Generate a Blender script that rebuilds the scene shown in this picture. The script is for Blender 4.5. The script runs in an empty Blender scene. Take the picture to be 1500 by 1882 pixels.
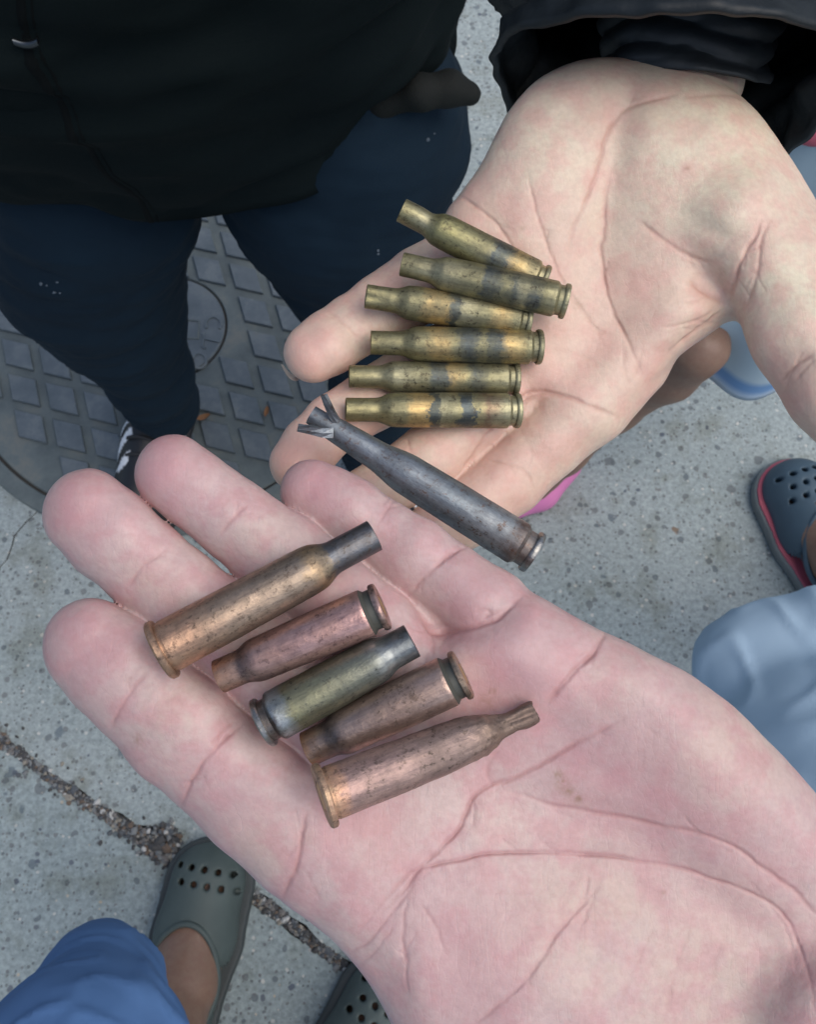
import bpy, bmesh, math, random
import numpy as np
from mathutils import Vector, Matrix
random.seed(7); rng = np.random.default_rng(7)
R = math.radians
scene = bpy.context.scene
C = scene.collection

# ------------------------------------------------------------------ camera
FPX = 1700.0; CX, CY = 750.0, 941.0; CAMH = 1.2; TILT = R(20)
cam_d = bpy.data.cameras.new('camera'); cam = bpy.data.objects.new('camera', cam_d); C.objects.link(cam)
cam.location = (0, 0, CAMH); cam.rotation_euler = (TILT, 0, 0)
cam_d.sensor_fit = 'HORIZONTAL'; cam_d.sensor_width = 36.0; cam_d.lens = FPX / 1500.0 * 36.0
cam_d.clip_start = 0.01; cam_d.clip_end = 200
cam_d.dof.use_dof = True; cam_d.dof.focus_distance = 0.205; cam_d.dof.aperture_fstop = 75
scene.camera = cam
# ------------------------------------------------------------------ light
SUN_EL, SUN_ROT = R(62), R(110)
w = bpy.data.worlds.new('World'); scene.world = w; w.use_nodes = True
nt = w.node_tree; nt.nodes.clear()
sky = nt.nodes.new('ShaderNodeTexSky'); sky.sky_type = 'NISHITA'; sky.sun_disc = False
sky.sun_elevation = SUN_EL; sky.sun_rotation = SUN_ROT; sky.dust_density = 3.0; sky.air_density = 1.0; sky.ozone_density = 0.6
bg = nt.nodes.new('ShaderNodeBackground'); bg.inputs['Strength'].default_value = 0.125
wo = nt.nodes.new('ShaderNodeOutputWorld')
nt.links.new(sky.outputs[0], bg.inputs[0]); nt.links.new(bg.outputs[0], wo.inputs[0])
sl = bpy.data.lights.new('sun', 'SUN'); sl.energy = 1.5; sl.angle = R(60); sl.color = (1.0, 0.975, 0.94)
so = bpy.data.objects.new('sun', sl); C.objects.link(so)
sd = Vector((math.sin(SUN_ROT) * math.cos(SUN_EL), math.cos(SUN_ROT) * math.cos(SUN_EL), math.sin(SUN_EL)))
so.rotation_euler = sd.to_track_quat('Z', 'Y').to_euler(); so.location = (0, 0, 5)
scene.view_settings.view_transform = 'Standard'; scene.view_settings.look = 'None'
scene.view_settings.exposure = 0.30; scene.view_settings.gamma = 1.0; scene.view_settings.use_curve_mapping = False

# ------------------------------------------------------------------ helpers
st, ct = math.sin(TILT), math.cos(TILT)
FW = np.array([0, st, -ct]); UP = np.array([0, ct, st]); RT = np.array([1.0, 0, 0]); CAM = np.array([0, 0, CAMH])
def P(px, py, d):
    """a point of the place: seen at photo pixel px,py at camera depth d (metres)"""
    px = np.asarray(px, float)[..., None]; py = np.asarray(py, float)[..., None]; d = np.asarray(d, float)[..., None]
    return CAM + d * (FW + (px - CX) / FPX * RT + (CY - py) / FPX * UP)
def Z(px, py, z):
    """the same at world height z"""
    dr = FW + (px - CX) / FPX * RT + (CY - py) / FPX * UP
    return CAM + dr * ((z - CAMH) / dr[2])
def depth(p): return float((np.asarray(p) - CAM) @ FW)
def proj(p):
    q = np.asarray(p) - CAM; d = q @ FW
    return CX + FPX * (q @ RT) / d, CY - FPX * (q @ UP) / d

def tag(o, label=None, cat=None, group=None, kind=None):
    if label: o['label'] = label
    if cat: o['category'] = cat
    if group: o['group'] = group
    if kind: o['kind'] = kind
    return o
def empty(name, loc, label, cat, group=None):
    o = bpy.data.objects.new(name, None); C.objects.link(o); o.location = tuple(loc); o.empty_display_size = 0.02
    bpy.context.view_layer.update()
    return tag(o, label, cat, group)
def mk(name, verts, faces, mat=None, parent=None, smooth=True, matrix=None, kind=None):
    """verts in world coordinates unless matrix is given; stored relative to the parent's location"""
    me = bpy.data.meshes.new(name)
    verts = np.asarray(verts, float)
    faces = faces.tolist() if isinstance(faces, np.ndarray) else faces
    o = bpy.data.objects.new(name, me)
    if matrix is None:
        org = np.array(parent.location) if parent is not None else verts.mean(0)
        me.from_pydata((verts - org).tolist(), [], faces)
        if parent is None: o.location = tuple(org)
    else:
        me.from_pydata(verts.tolist(), [], faces)
        o.matrix_basis = matrix
    me.update()
    me.polygons.foreach_set('use_smooth', [smooth] * len(me.polygons))
    if mat: me.materials.append(mat)
    C.objects.link(o)
    if parent is not None: o.parent = parent
    if kind: o['kind'] = kind
    return o
def attr(o, name, vals):
    a = o.data.attributes.new(name, 'FLOAT', 'POINT'); a.data.foreach_set('value', np.asarray(vals, np.float32))

# value noise in numpy (trilinear), for bumps in geometry
_NG = rng.random((32, 32, 32)).astype(np.float32)
def vnoise(p, s):
    q = np.asarray(p) / s; i = np.floor(q).astype(int); f = q - i; f = f * f * (3 - 2 * f)
    out = 0
    for a in (0, 1):
        for b in (0, 1):
            for c in (0, 1):
                wgt = (f[..., 0] if a else 1 - f[..., 0]) * (f[..., 1] if b else 1 - f[..., 1]) * (f[..., 2] if c else 1 - f[..., 2])
                out = out + wgt * _NG[(i[..., 0] + a) % 32, (i[..., 1] + b) % 32, (i[..., 2] + c) % 32]
    return out * 2 - 1

# ------------------------------------------------------------------ signed distance modelling
class Field:
    def __init__(s, lo, hi, vox):
        s.lo = np.array(lo, float); s.vox = vox
        s.n = np.ceil((np.array(hi) - s.lo) / vox).astype(int) + 1
        s.ax = [s.lo[i] + vox * np.arange(s.n[i]) for i in range(3)]
        s.D = np.full(s.n, 1e3 * vox, np.float32)
    def sl(s, lo, hi, pad):
        r = []
        for i in range(3):
            a = int(np.clip((lo[i] - pad - s.lo[i]) / s.vox, 0, s.n[i])); b = int(np.clip((hi[i] + pad - s.lo[i]) / s.vox + 2, 0, s.n[i]))
            r.append(slice(a, max(a, b)))
        return tuple(r)
    def grid(s, sl):
        return np.meshgrid(s.ax[0][sl[0]], s.ax[1][sl[1]], s.ax[2][sl[2]], indexing='ij', sparse=True)
    @staticmethod
    def smin(a, b, k):
        if k <= 0: return np.minimum(a, b)
        h = np.clip(0.5 + 0.5 * (b - a) / k, 0, 1)
        return b * (1 - h) + a * h - k * h * (1 - h)
    def cone(s, a, b, ra, rb, k=0.0, flat=None):
        a = np.array(a, float); b = np.array(b, float); rm = max(ra, rb)
        lo = np.minimum(a, b) - rm; hi = np.maximum(a, b) + rm
        sl = s.sl(lo, hi, k + 6 * s.vox); X, Y, Zz = s.grid(sl)
        if 0 in [len(s.ax[i][sl[i]]) for i in range(3)]: return
        ab = b - a; L2 = float(ab @ ab) or 1e-12
        t = ((X - a[0]) * ab[0] + (Y - a[1]) * ab[1] + (Zz - a[2]) * ab[2]) / L2
        t = np.clip(t, 0, 1); r = ra + (rb - ra) * t
        dz = (Zz - a[2] - t * ab[2]) * (flat or 1.0)
        d = np.sqrt((X - a[0] - t * ab[0]) ** 2 + (Y - a[1] - t * ab[1]) ** 2 + dz ** 2) - r
        s.D[sl] = s.smin(s.D[sl], d.astype(np.float32), k)
    def chain(s, pts, k=0.0, flat=None):
        for p, q in zip(pts[:-1], pts[1:]): s.cone(p[:3], q[:3], p[3], q[3], k, flat)
    def ell(s, c, r, k=0.0, rot=0.0, sub=False):
        c = np.array(c, float); r = np.array(r, float); m = r.max()
        sl = s.sl(c - m, c + m, k + 6 * s.vox); X, Y, Zz = s.grid(sl)
        x, y = X - c[0], Y - c[1]
        if rot: x, y = x * math.cos(rot) + y * math.sin(rot), -x * math.sin(rot) + y * math.cos(rot)
        z = Zz - c[2]
        k0 = np.sqrt((x / r[0]) ** 2 + (y / r[1]) ** 2 + (z / r[2]) ** 2)
        k1 = np.sqrt((x / r[0] ** 2) ** 2 + (y / r[1] ** 2) ** 2 + (z / r[2] ** 2) ** 2) + 1e-9
        d = (k0 * (k0 - 1) / k1).astype(np.float32)
        if sub: s.D[sl] = -s.smin(-s.D[sl], d, k)
        else: s.D[sl] = s.smin(s.D[sl], d, k)
    def mesh(s):
        V = s.D; ins = V < 0
        cx, cy, cz = [n - 1 for n in s.n]
        def c(a, b, d): return V[a:a + cx, b:b + cy, d:d + cz]
        cnt = np.zeros((cx, cy, cz), np.int8)
        for a in (0, 1):
            for b in (0, 1):
                for d in (0, 1): cnt += ins[a:a + cx, b:b + cy, d:d + cz]
        act = (cnt > 0) & (cnt < 8); idx = np.full(act.shape, -1, np.int64)
        I = np.argwhere(act); idx[act] = np.arange(len(I))
        acc = np.zeros((len(I), 3)); num = np.zeros(len(I))
        offs = [(a, b, d) for a in (0, 1) for b in (0, 1) for d in (0, 1)]
        val = {o: V[I[:, 0] + o[0], I[:, 1] + o[1], I[:, 2] + o[2]] for o in offs}
        for o in offs:
            for axn in range(3):
                if o[axn] == 0:
                    p = list(o); p[axn] = 1; p = tuple(p)
                    va, vb = val[o], val[p]; m = (va < 0) != (vb < 0)
                    t = np.where(m, va / np.where(m, va - vb, 1), 0)
                    pt = np.tile(np.array(o, float), (len(I), 1)); pt[:, axn] = t
                    acc[m] += pt[m]; num[m] += 1
        vert = s.lo + (I + acc / num[:, None]) * s.vox
        faces = []
        for axn in range(3):
            u, v = (axn + 1) % 3, (axn + 2) % 3
            sh = [slice(1, n - 1) for n in s.n]; sh[axn] = slice(0, s.n[axn] - 1)
            sh2 = list(sh); sh2[axn] = slice(1, s.n[axn])
            A = ins[tuple(sh)]; B = ins[tuple(sh2)]
            E = np.argwhere(A != B)
            base = E.copy(); base[:, u] += 1; base[:, v] += 1
            fl = A[A != B]
            def g(du, dv):
                q = base.copy(); q[:, u] += du; q[:, v] += dv
                return idx[q[:, 0], q[:, 1], q[:, 2]]
            q = np.stack([g(-1, -1), g(0, -1), g(0, 0), g(-1, 0)], 1)
            q[~fl] = q[~fl][:, ::-1]
            faces.append(q)
        F = np.concatenate(faces); F = F[(F >= 0).all(1)]
        return vert, F
def relax(v, F, n=2, lam=0.5):
    e = np.concatenate([F[:, [0, 1]], F[:, [1, 2]], F[:, [2, 3]], F[:, [3, 0]]])
    for _ in range(n):
        a = np.zeros_like(v); c = np.zeros(len(v))
        for i, j in ((0, 1), (1, 0)):
            for k in range(3): a[:, k] += np.bincount(e[:, i], v[e[:, j], k], len(v))
            c += np.bincount(e[:, i], None, len(v))
        v = v + lam * (a / np.maximum(c, 1)[:, None] - v)
    return v
def subdiv(v, F):
    """one linear split of every quad, then a light relax"""
    e = np.sort(np.concatenate([F[:, [0, 1]], F[:, [1, 2]], F[:, [2, 3]], F[:, [3, 0]]]), 1)
    u, inv = np.unique(e, axis=0, return_inverse=True); inv = inv.reshape(-1)
    n, m = len(v), len(F)
    em = v[u].mean(1); fm = v[F].mean(1)
    E = n + inv.reshape(4, m).T; Fc = n + len(u) + np.arange(m)
    nf = np.concatenate([np.stack([F[:, i], E[:, i], Fc, E[:, (i + 3) % 4]], 1) for i in range(4)])
    return relax(np.concatenate([v, em, fm]), nf, 2, 0.5), nf
def normals(v, F):
    n = np.cross(v[F[:, 2]] - v[F[:, 0]], v[F[:, 3]] - v[F[:, 1]]); out = np.zeros_like(v)
    for i in range(4):
        for k in range(3): out[:, k] += np.bincount(F[:, i], n[:, k], len(v))
    return out / (np.linalg.norm(out, axis=1)[:, None] + 1e-12)
def blob(name, prims, vox, mat, parent, ells=(), k=0.02, cuts=(), noise=None, post=None):
    """world-space body from tapered chains; prims = list of chains [(xyz, r), ...]"""
    allp = np.array([list(p) + [r] for ch in prims for p, r in ch] + [list(c) + [max(r)] for c, r in ells])
    lo = (allp[:, :3] - allp[:, 3:]).min(0) - 4 * vox; hi = (allp[:, :3] + allp[:, 3:]).max(0) + 4 * vox
    f = Field(lo, hi, vox)
    for ch in prims: f.chain([tuple(p) + (r,) for p, r in ch], k)
    for c, r in ells: f.ell(c, r, k)
    for c in cuts: c(f)
    v, F = f.mesh(); v = relax(v, F, 1)
    if noise:
        nn = normals(v, F)
        for amp, sc in noise: v = v + nn * (amp * vnoise(v * np.array(sc), 1.0))[:, None]
    if post: v = post(v, F)
    return mk(name, v, F, mat, parent), v, F

# ------------------------------------------------------------------ materials
def newmat(name, rough=0.6, metal=0.0, spec=0.5):
    m = bpy.data.materials.new(name); m.use_nodes = True; b = m.node_tree.nodes['Principled BSDF']
    b.inputs['Roughness'].default_value = rough; b.inputs['Metallic'].default_value = metal
    b.inputs['Specular IOR Level'].default_value = spec
    return m, m.node_tree, b
def N(t, kind, **kw):
    n = t.nodes.new(kind)
    for k, v in kw.items():
        if k in n.inputs: n.inputs[k].default_value = v
        else: setattr(n, k, v)
    return n
def ramp(t, stops, interp='LINEAR'):
    n = t.nodes.new('ShaderNodeValToRGB'); cr = n.color_ramp; cr.interpolation = interp
    while len(cr.elements) < len(stops): cr.elements.new(0.5)
    for e, (p, c) in zip(cr.elements, stops):
        e.position = p; e.color = tuple(c) + (1,) if len(c) == 3 else c
    return n
def mixc(t, fac, a, b, blend='MIX'):
    n = t.nodes.new('ShaderNodeMix'); n.data_type = 'RGBA'; n.blend_type = blend
    for s, x in ((0, fac), (6, a), (7, b)):
        if hasattr(x, 'links'): t.links.new(x, n.inputs[s])
        elif s == 0: n.inputs[0].default_value = x
        else: n.inputs[s].default_value = tuple(x) + (1,) if len(x) == 3 else x
    return n.outputs[2]
def mth(t, op, a, b=None, clamp=False):
    n = t.nodes.new('ShaderNodeMath'); n.operation = op; n.use_clamp = clamp
    for i, x in enumerate((a, b)):
        if x is None: continue
        if hasattr(x, 'links'): t.links.new(x, n.inputs[i])
        else: n.inputs[i].default_value = x
    return n.outputs[0]
def noise(t, vec, scale, detail=4, rough=0.55):
    n = N(t, 'ShaderNodeTexNoise', Scale=scale, Detail=detail, Roughness=rough)
    t.links.new(vec, n.inputs['Vector']); return n.outputs['Fac']
def bump(t, b, h, strength, dist):
    n = N(t, 'ShaderNodeBump', Strength=strength, Distance=dist)
    t.links.new(h, n.inputs['Height']); t.links.new(n.outputs[0], b.inputs['Normal'])

def cloth(name, c1, c2, rough=0.9, bs=900, fine=0.0006, spec=0.3, sheen=0.0):
    m, t, b = newmat(name, rough, 0, spec); tc = N(t, 'ShaderNodeTexCoord').outputs['Object']
    n1 = noise(t, tc, 9, 5); r = ramp(t, [(0.3, c1), (0.7, c2)]); t.links.new(n1, r.inputs[0])
    t.links.new(r.outputs[0], b.inputs['Base Color'])
    n2 = noise(t, tc, bs, 2); bump(t, b, n2, 0.5, fine)
    b.inputs['Sheen Weight'].default_value = sheen
    return m

def skinmat(name, base, pale, red, warm):
    m, t, b = newmat(name, 0.52, 0, 0.45)
    tc = N(t, 'ShaderNodeTexCoord').outputs['Object']
    big = noise(t, tc, 38, 3); mot = noise(t, tc, 140, 4, 0.6); mot2 = noise(t, tc, 420, 3, 0.6)
    r1 = ramp(t, [(0.35, (0, 0, 0)), (0.65, (1, 1, 1))]); t.links.new(big, r1.inputs[0])
    r2 = ramp(t, [(0.42, (0, 0, 0)), (0.62, (1, 1, 1))]); t.links.new(mot, r2.inputs[0])
    col = mixc(t, r1.outputs[0], base, pale)
    aw = N(t, 'ShaderNodeAttribute', attribute_name='warm').outputs['Fac']
    col = mixc(t, aw, col, warm)
    col = mixc(t, mth(t, 'MULTIPLY', r2.outputs[0], 0.5), col, red)
    m3 = noise(t, tc, 75, 5, 0.7); r3 = ramp(t, [(0.52, (0, 0, 0)), (0.68, (1, 1, 1))]); t.links.new(m3, r3.inputs[0]); col = mixc(t, mth(t, 'MULTIPLY', r3.outputs[0], 0.35), col, (base[0] * 0.90, base[1] * 0.98, base[2] * 1.0))
    m4 = noise(t, tc, 700, 3, 0.6); r4 = ramp(t, [(0.35, (0.93, 0.91, 0.90)), (0.65, (1.05, 1.05, 1.05))]); t.links.new(m4, r4.inputs[0]); col = mixc(t, 0.8, col, r4.outputs[0], 'MULTIPLY')
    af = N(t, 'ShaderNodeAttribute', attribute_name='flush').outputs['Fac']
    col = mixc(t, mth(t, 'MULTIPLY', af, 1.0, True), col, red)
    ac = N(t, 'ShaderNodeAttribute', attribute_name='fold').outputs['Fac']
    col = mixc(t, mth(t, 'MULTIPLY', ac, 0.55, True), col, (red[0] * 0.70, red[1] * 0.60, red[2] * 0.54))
    ag = N(t, 'ShaderNodeAttribute', attribute_name='grime').outputs['Fac']; col = mixc(t, mth(t, 'MULTIPLY', ag, 1.0, True), col, (0.26, 0.155, 0.08))
    t.links.new(col, b.inputs['Base Color'])
    b.inputs['Subsurface Weight'].default_value = 0.25
    b.inputs['Subsurface Radius'].default_value = (1.0, 0.36, 0.22); b.inputs['Subsurface Scale'].default_value = 0.002
    v = N(t, 'ShaderNodeTexVoronoi', Scale=1100.0); v.feature = 'DISTANCE_TO_EDGE'; t.links.new(tc, v.inputs['Vector'])
    vv = mth(t, 'MULTIPLY', mth(t, 'MINIMUM', v.outputs['Distance'], 0.25), 1.6)
    mp = N(t, 'ShaderNodeMapping'); mp.inputs['Rotation'].default_value = (0, 0, R(38)); mp.inputs['Scale'].default_value = (1.0, 0.16, 1.0)
    t.links.new(tc, mp.inputs['Vector'])
    ln = noise(t, mp.outputs[0], 900, 3, 0.6)
    mp2 = N(t, 'ShaderNodeMapping'); mp2.inputs['Rotation'].default_value = (0, 0, R(-30)); mp2.inputs['Scale'].default_value = (1.0, 0.35, 1.0); t.links.new(tc, mp2.inputs['Vector'])
    def lines(vec, sc, wd):
        q = mth(t, 'ABSOLUTE', mth(t, 'SUBTRACT', noise(t, vec, sc, 2, 0.4), 0.5)); return mth(t, 'MINIMUM', mth(t, 'DIVIDE', q, wd), 1.0)
    l1 = lines(mp.outputs[0], 330, 0.035); l2 = lines(mp2.outputs[0], 240, 0.03)
    h = mth(t, 'ADD', mth(t, 'ADD', mth(t, 'MULTIPLY', mot2, 0.6), mth(t, 'MULTIPLY', ln, 0.6)), vv)
    h = mth(t, 'ADD', h, mth(t, 'ADD', mth(t, 'MULTIPLY', l1, 0.55), mth(t, 'MULTIPLY', l2, 0.55)))
    bump(t, b, h, 0.3, 0.0001)
    rr = N(t, 'ShaderNodeMapRange'); t.links.new(mot2, rr.inputs[0]); rr.inputs[3].default_value = 0.36; rr.inputs[4].default_value = 0.58
    t.links.new(rr.outputs[0], b.inputs['Roughness'])
    return m
SK_LOW = skinmat('skin_rosy', (0.485, 0.345, 0.335), (0.52, 0.40, 0.375), (0.495, 0.25, 0.26), (0.54, 0.42, 0.34))
SK_UP = skinmat('skin_pale', (0.615, 0.47, 0.375), (0.64, 0.525, 0.41), (0.615, 0.345, 0.295), (0.65, 0.58, 0.43))
SK_TAN = skinmat('skin_tan', (0.21, 0.135, 0.095), (0.25, 0.165, 0.12), (0.20, 0.105, 0.075), (0.24, 0.16, 0.11))
SK_DARK = skinmat('skin_brown', (0.22, 0.14, 0.10), (0.25, 0.16, 0.115), (0.2, 0.11, 0.08), (0.24, 0.15, 0.1))

# ------------------------------------------------------------------ ground
def concrete(name, c1, c2, seed=0.0):
    m, t, b = newmat(name, 0.85, 0, 0.3); tc0 = N(t, 'ShaderNodeTexCoord')
    mp = N(t, 'ShaderNodeMapping'); mp.inputs['Location'].default_value = (seed, seed * 0.7, 0); t.links.new(tc0.outputs['Object'], mp.inputs[0]); tc = mp.outputs[0]
    big = noise(t, tc, 5, 6, 0.65); r = ramp(t, [(0.3, c1), (0.7, c2)]); t.links.new(big, r.inputs[0]); col = mixc(t, mth(t, 'MULTIPLY', noise(t, tc, 1.7, 5, 0.7), 0.5), r.outputs[0], (c1[0] * .62, c1[1] * .66, c1[2] * .66))
    fine = noise(t, tc, 160, 5, 0.75); rf = ramp(t, [(0.3, (0.55, 0.56, 0.56)), (0.62, (1.12, 1.12, 1.1))]); t.links.new(fine, rf.inputs[0])
    col = mixc(t, 0.85, col, rf.outputs[0], 'MULTIPLY')
    wob = N(t, 'ShaderNodeTexNoise', Scale=90.0, Detail=2.0); t.links.new(tc, wob.inputs['Vector'])
    hs = None
    for sc, thr, keep, cols in ((48, 0.42, 0.78, ((0.07, 0.10, 0.13), (0.14, 0.15, 0.15), (0.20, 0.15, 0.11))),
                                (95, 0.48, 0.62, ((0.06, 0.08, 0.10), (0.16, 0.17, 0.17), (0.10, 0.12, 0.15))),
                                (210, 0.5, 0.55, ((0.05, 0.06, 0.07), (0.20, 0.20, 0.19), (0.13, 0.14, 0.15))),
                                (150, 0.4, 0.84, ((0.52, 0.52, 0.49), (0.58, 0.56, 0.51), (0.40, 0.35, 0.27)))):
        dv = t.nodes.new('ShaderNodeVectorMath'); dv.operation = 'MULTIPLY_ADD'
        t.links.new(wob.outputs['Color'], dv.inputs[0]); dv.inputs[1].default_value = (0.5 / sc,) * 3; t.links.new(tc, dv.inputs[2])
        v = N(t, 'ShaderNodeTexVoronoi', Scale=float(sc)); t.links.new(dv.outputs[0], v.inputs['Vector'])
        sp = N(t, 'ShaderNodeSeparateColor'); t.links.new(v.outputs['Color'], sp.inputs[0])
        lim = mth(t, 'MULTIPLY', mth(t, 'MULTIPLY', sp.outputs[1], thr), mth(t, 'GREATER_THAN', sp.outputs[0], keep))
        msk = mth(t, 'MULTIPLY', mth(t, 'SUBTRACT', lim, v.outputs['Distance']), 14.0, True)
        rc = ramp(t, [(0.0, cols[0]), (0.5, cols[1]), (1.0, cols[2])]); t.links.new(sp.outputs[2], rc.inputs[0])
        col = mixc(t, mth(t, 'MULTIPLY', msk, mth(t, 'ADD', 0.62, mth(t, 'MULTIPLY', sp.outputs[2], 0.36))), col, rc.outputs[0])
        hs = msk if hs is None else mth(t, 'ADD', hs, msk)
    st_ = noise(t, tc, 17, 5, 0.6); rs = ramp(t, [(0.52, (1, 1, 1)), (0.66, (0.70, 0.68, 0.62))]); t.links.new(st_, rs.inputs[0])
    col = mixc(t, 0.75, col, rs.outputs[0], 'MULTIPLY')
    t.links.new(col, b.inputs['Base Color'])
    h = mth(t, 'SUBTRACT', mth(t, 'MULTIPLY', fine, 1.3), mth(t, 'MULTIPLY', hs, 0.35)); bump(t, b, h, 0.6, 0.0016)
    return m
CONC = concrete('exposed_concrete', (0.30, 0.35, 0.355), (0.40, 0.445, 0.445))
CONC2 = concrete('worn_concrete', (0.27, 0.325, 0.335), (0.36, 0.415, 0.42), 3.7)

g = mk('ground', [(-30, -30, -0.035), (30, -30, -0.035), (30, 30, -0.035), (-30, 30, -0.035)], [(0, 1, 2, 3)], concrete('bedding', (0.16, 0.155, 0.14), (0.22, 0.21, 0.19), 9), None, False)
tag(g, kind='structure')
def g2(px, py): q = Z(px, py, 0); return np.array([q[0], q[1]])
def jag(pts, step, amp, seed):
    r = random.Random(seed); out = []
    for a, b in zip(pts[:-1], pts[1:]):
        n = max(1, int(np.linalg.norm(np.array(b) - a) / step))
        for i in range(n): out.append(np.array(a) + (np.array(b) - a) * i / n + np.array([r.gauss(0, amp), r.gauss(0, amp)]))
    out.append(np.array(pts[-1])); return out
def slab(name, poly, z, th, mat, parent):
    n = len(poly); bm = bmesh.new()
    top = [bm.verts.new((p[0], p[1], z)) for p in poly]; bot = [bm.verts.new((p[0], p[1], z - th)) for p in poly]
    bm.faces.new(top); 
    for i in range(n): bm.faces.new([top[i], bot[i], bot[(i + 1) % n], top[(i + 1) % n]])
    bmesh.ops.recalc_face_normals(bm, faces=bm.faces)
    bmesh.ops.triangulate(bm, faces=[f for f in bm.faces if len(f.verts) > 4])
    me = bpy.data.meshes.new(name); bm.to_mesh(me); bm.free(); me.materials.append(mat)
    o = bpy.data.objects.new(name, me); C.objects.link(o)
    if parent: o.parent = parent; o.location = -parent.location
    return o
j0, j1 = g2(-900, 745), g2(2400, 2960)   # far ends of the gravel joint
jd = j1 - j0; jd /= np.linalg.norm(jd)
ja = [g2(-900, 735), g2(0, 1346), g2(120, 1437), g2(250, 1514), g2(300, 1520), g2(335, 1560), g2(345, 1590), g2(470, 1632), g2(650, 1775), g2(1300, 2260), g2(2400, 3000)]
jb = [g2(-900, 762), g2(0, 1366), g2(120, 1458), g2(250, 1545), g2(320, 1596), g2(345, 1600), g2(470, 1664), g2(650, 1805), g2(1300, 2300), g2(2400, 3040)]
ja = jag(ja, 0.018, 0.0014, 1); jb = jag(jb, 0.018, 0.0014, 2)
crack = jag([g2(-420, 1500), g2(-120, 1170), g2(0, 1043), g2(28, 985), g2(50, 962), g2(80, 925), g2(150, 840)], 0.012, 0.0018, 3)
crw = [np.array([0.0019, 0.0008]) * (1.0 - 0.5 * i / len(crack)) for i in range(len(crack))]
# upper slab: joint edge, outer boundary; the crack is not cut into it
farL = g2(-900, 735)
notch = [p + wv for p, wv in zip(crack, crw)][1:] + [p - wv for p, wv in zip(crack, crw)][::-1][:-1]
cstart = crack[0]
slab('concrete_slab', list(ja) + [np.array([6, -1.2]), np.array([6, 6.0]), np.array([-6, 6.0]), np.array([-6.0, float(farL[1]) + 0.6]), farL + np.array([-0.3, 0.25])], 0.0, 0.034, CONC, g)
slab('concrete_slab', list(jb) + [np.array([float(jb[-1][0]), -6]), np.array([-6, -6.0]), np.array([-6.0, float(farL[1])])], -0.001, 0.033, CONC2, g)
# crack: a flat dark strip in place of a cut gap, just proud of the slab face
m_cr, t_, b_ = newmat('crack_dark', 0.95); b_.inputs['Base Color'].default_value = (0.035, 0.033, 0.03, 1)
cv = []; cf = []
for i, (p, wv) in enumerate(zip(crack, crw)):
    wd = wv * (0.7 + 0.6 * random.random()); cv += [(p[0] - wd[0], p[1] - wd[1], 0.0006), (p[0] + wd[0], p[1] + wd[1], 0.0006)]
    if i: cf.append((2 * i - 2, 2 * i - 1, 2 * i + 1, 2 * i))
ck = mk('crack', cv, cf, m_cr, g, False)

# gravel in the joint
def island_mat(name, cols, rough=0.8):
    m, t, b = newmat(name, rough); ge = N(t, 'ShaderNodeNewGeometry')
    r = ramp(t, cols, 'CONSTANT'); t.links.new(ge.outputs['Random Per Island'], r.inputs[0]); t.links.new(r.outputs[0], b.inputs['Base Color']); return m
PEB = island_mat('pebbles', [(0, (0.06, 0.06, 0.06)), (0.2, (0.17, 0.18, 0.18)), (0.38, (0.13, 0.095, 0.07)), (0.47, (0.08, 0.09, 0.10)), (0.63, (0.25, 0.23, 0.19)), (0.71, (0.05, 0.05, 0.05)), (0.86, (0.16, 0.15, 0.14)), (0.96, (0.45, 0.45, 0.43))])
ico = bmesh.new(); bmesh.ops.create_icosphere(ico, subdivisions=1, radius=1); iv = np.array([v.co[:] for v in ico.verts]); ifc = np.array([[v.index for v in f.verts] for f in ico.faces]); ico.free()
def pebbles(name, pts, rr, mat, parent):
    V = []; Fs = []
    for i, p in enumerate(pts):
        r = random.uniform(*rr) * (1.7 if random.random() < 0.07 else 1); s = np.array([random.uniform(.7, 1.3), random.uniform(.7, 1.2), random.uniform(.5, .9)]) * r
        a = random.uniform(0, 6.28); c, s_ = math.cos(a), math.sin(a)
        q = iv * (1 + 0.22 * rng.standard_normal((len(iv), 1))) * s; q = q @ np.array([[c, s_, 0], [-s_, c, 0], [0, 0, 1]])
        V.append(q + p); Fs.append(ifc + i * len(iv))
    return mk(name, np.concatenate(V), np.concatenate(Fs), mat, parent, False, kind='stuff')
pts = []
for i in range(4200):
    px = random.uniform(-120, 800)
    yc = float(np.interp(px, [-900, 0, 120, 250, 345, 470, 650, 1300], [748, 1357, 1450, 1532, 1595, 1648, 1790, 2280])); hw = float(np.interp(px, [-100, 0, 200, 240, 290, 345, 370], [12, 13, 15, 22, 32, 24, 15]))
    q = Z(px, yc + random.uniform(-1, 1) * hw * 0.8, -0.002); pts.append(q + np.array([0, 0, random.uniform(-0.004, 0.0035)]))
for i in range(260):
    a = random.uniform(0, 6.28); rr = math.sqrt(random.random()); pts.append(Z(298 + 36 * rr * math.cos(a), 1548 + 34 * rr * math.sin(a), 0.003) + np.array([0, 0, random.uniform(-0.003, 0.003)]))
for i in range(90):
    px = random.uniform(-40, 330); pts.append(Z(px, 1362 + 0.705 * px + random.gauss(0, 26), 0.0015))
gv = pebbles('gravel', pts, (0.0016, 0.0034), PEB, g); 

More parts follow.
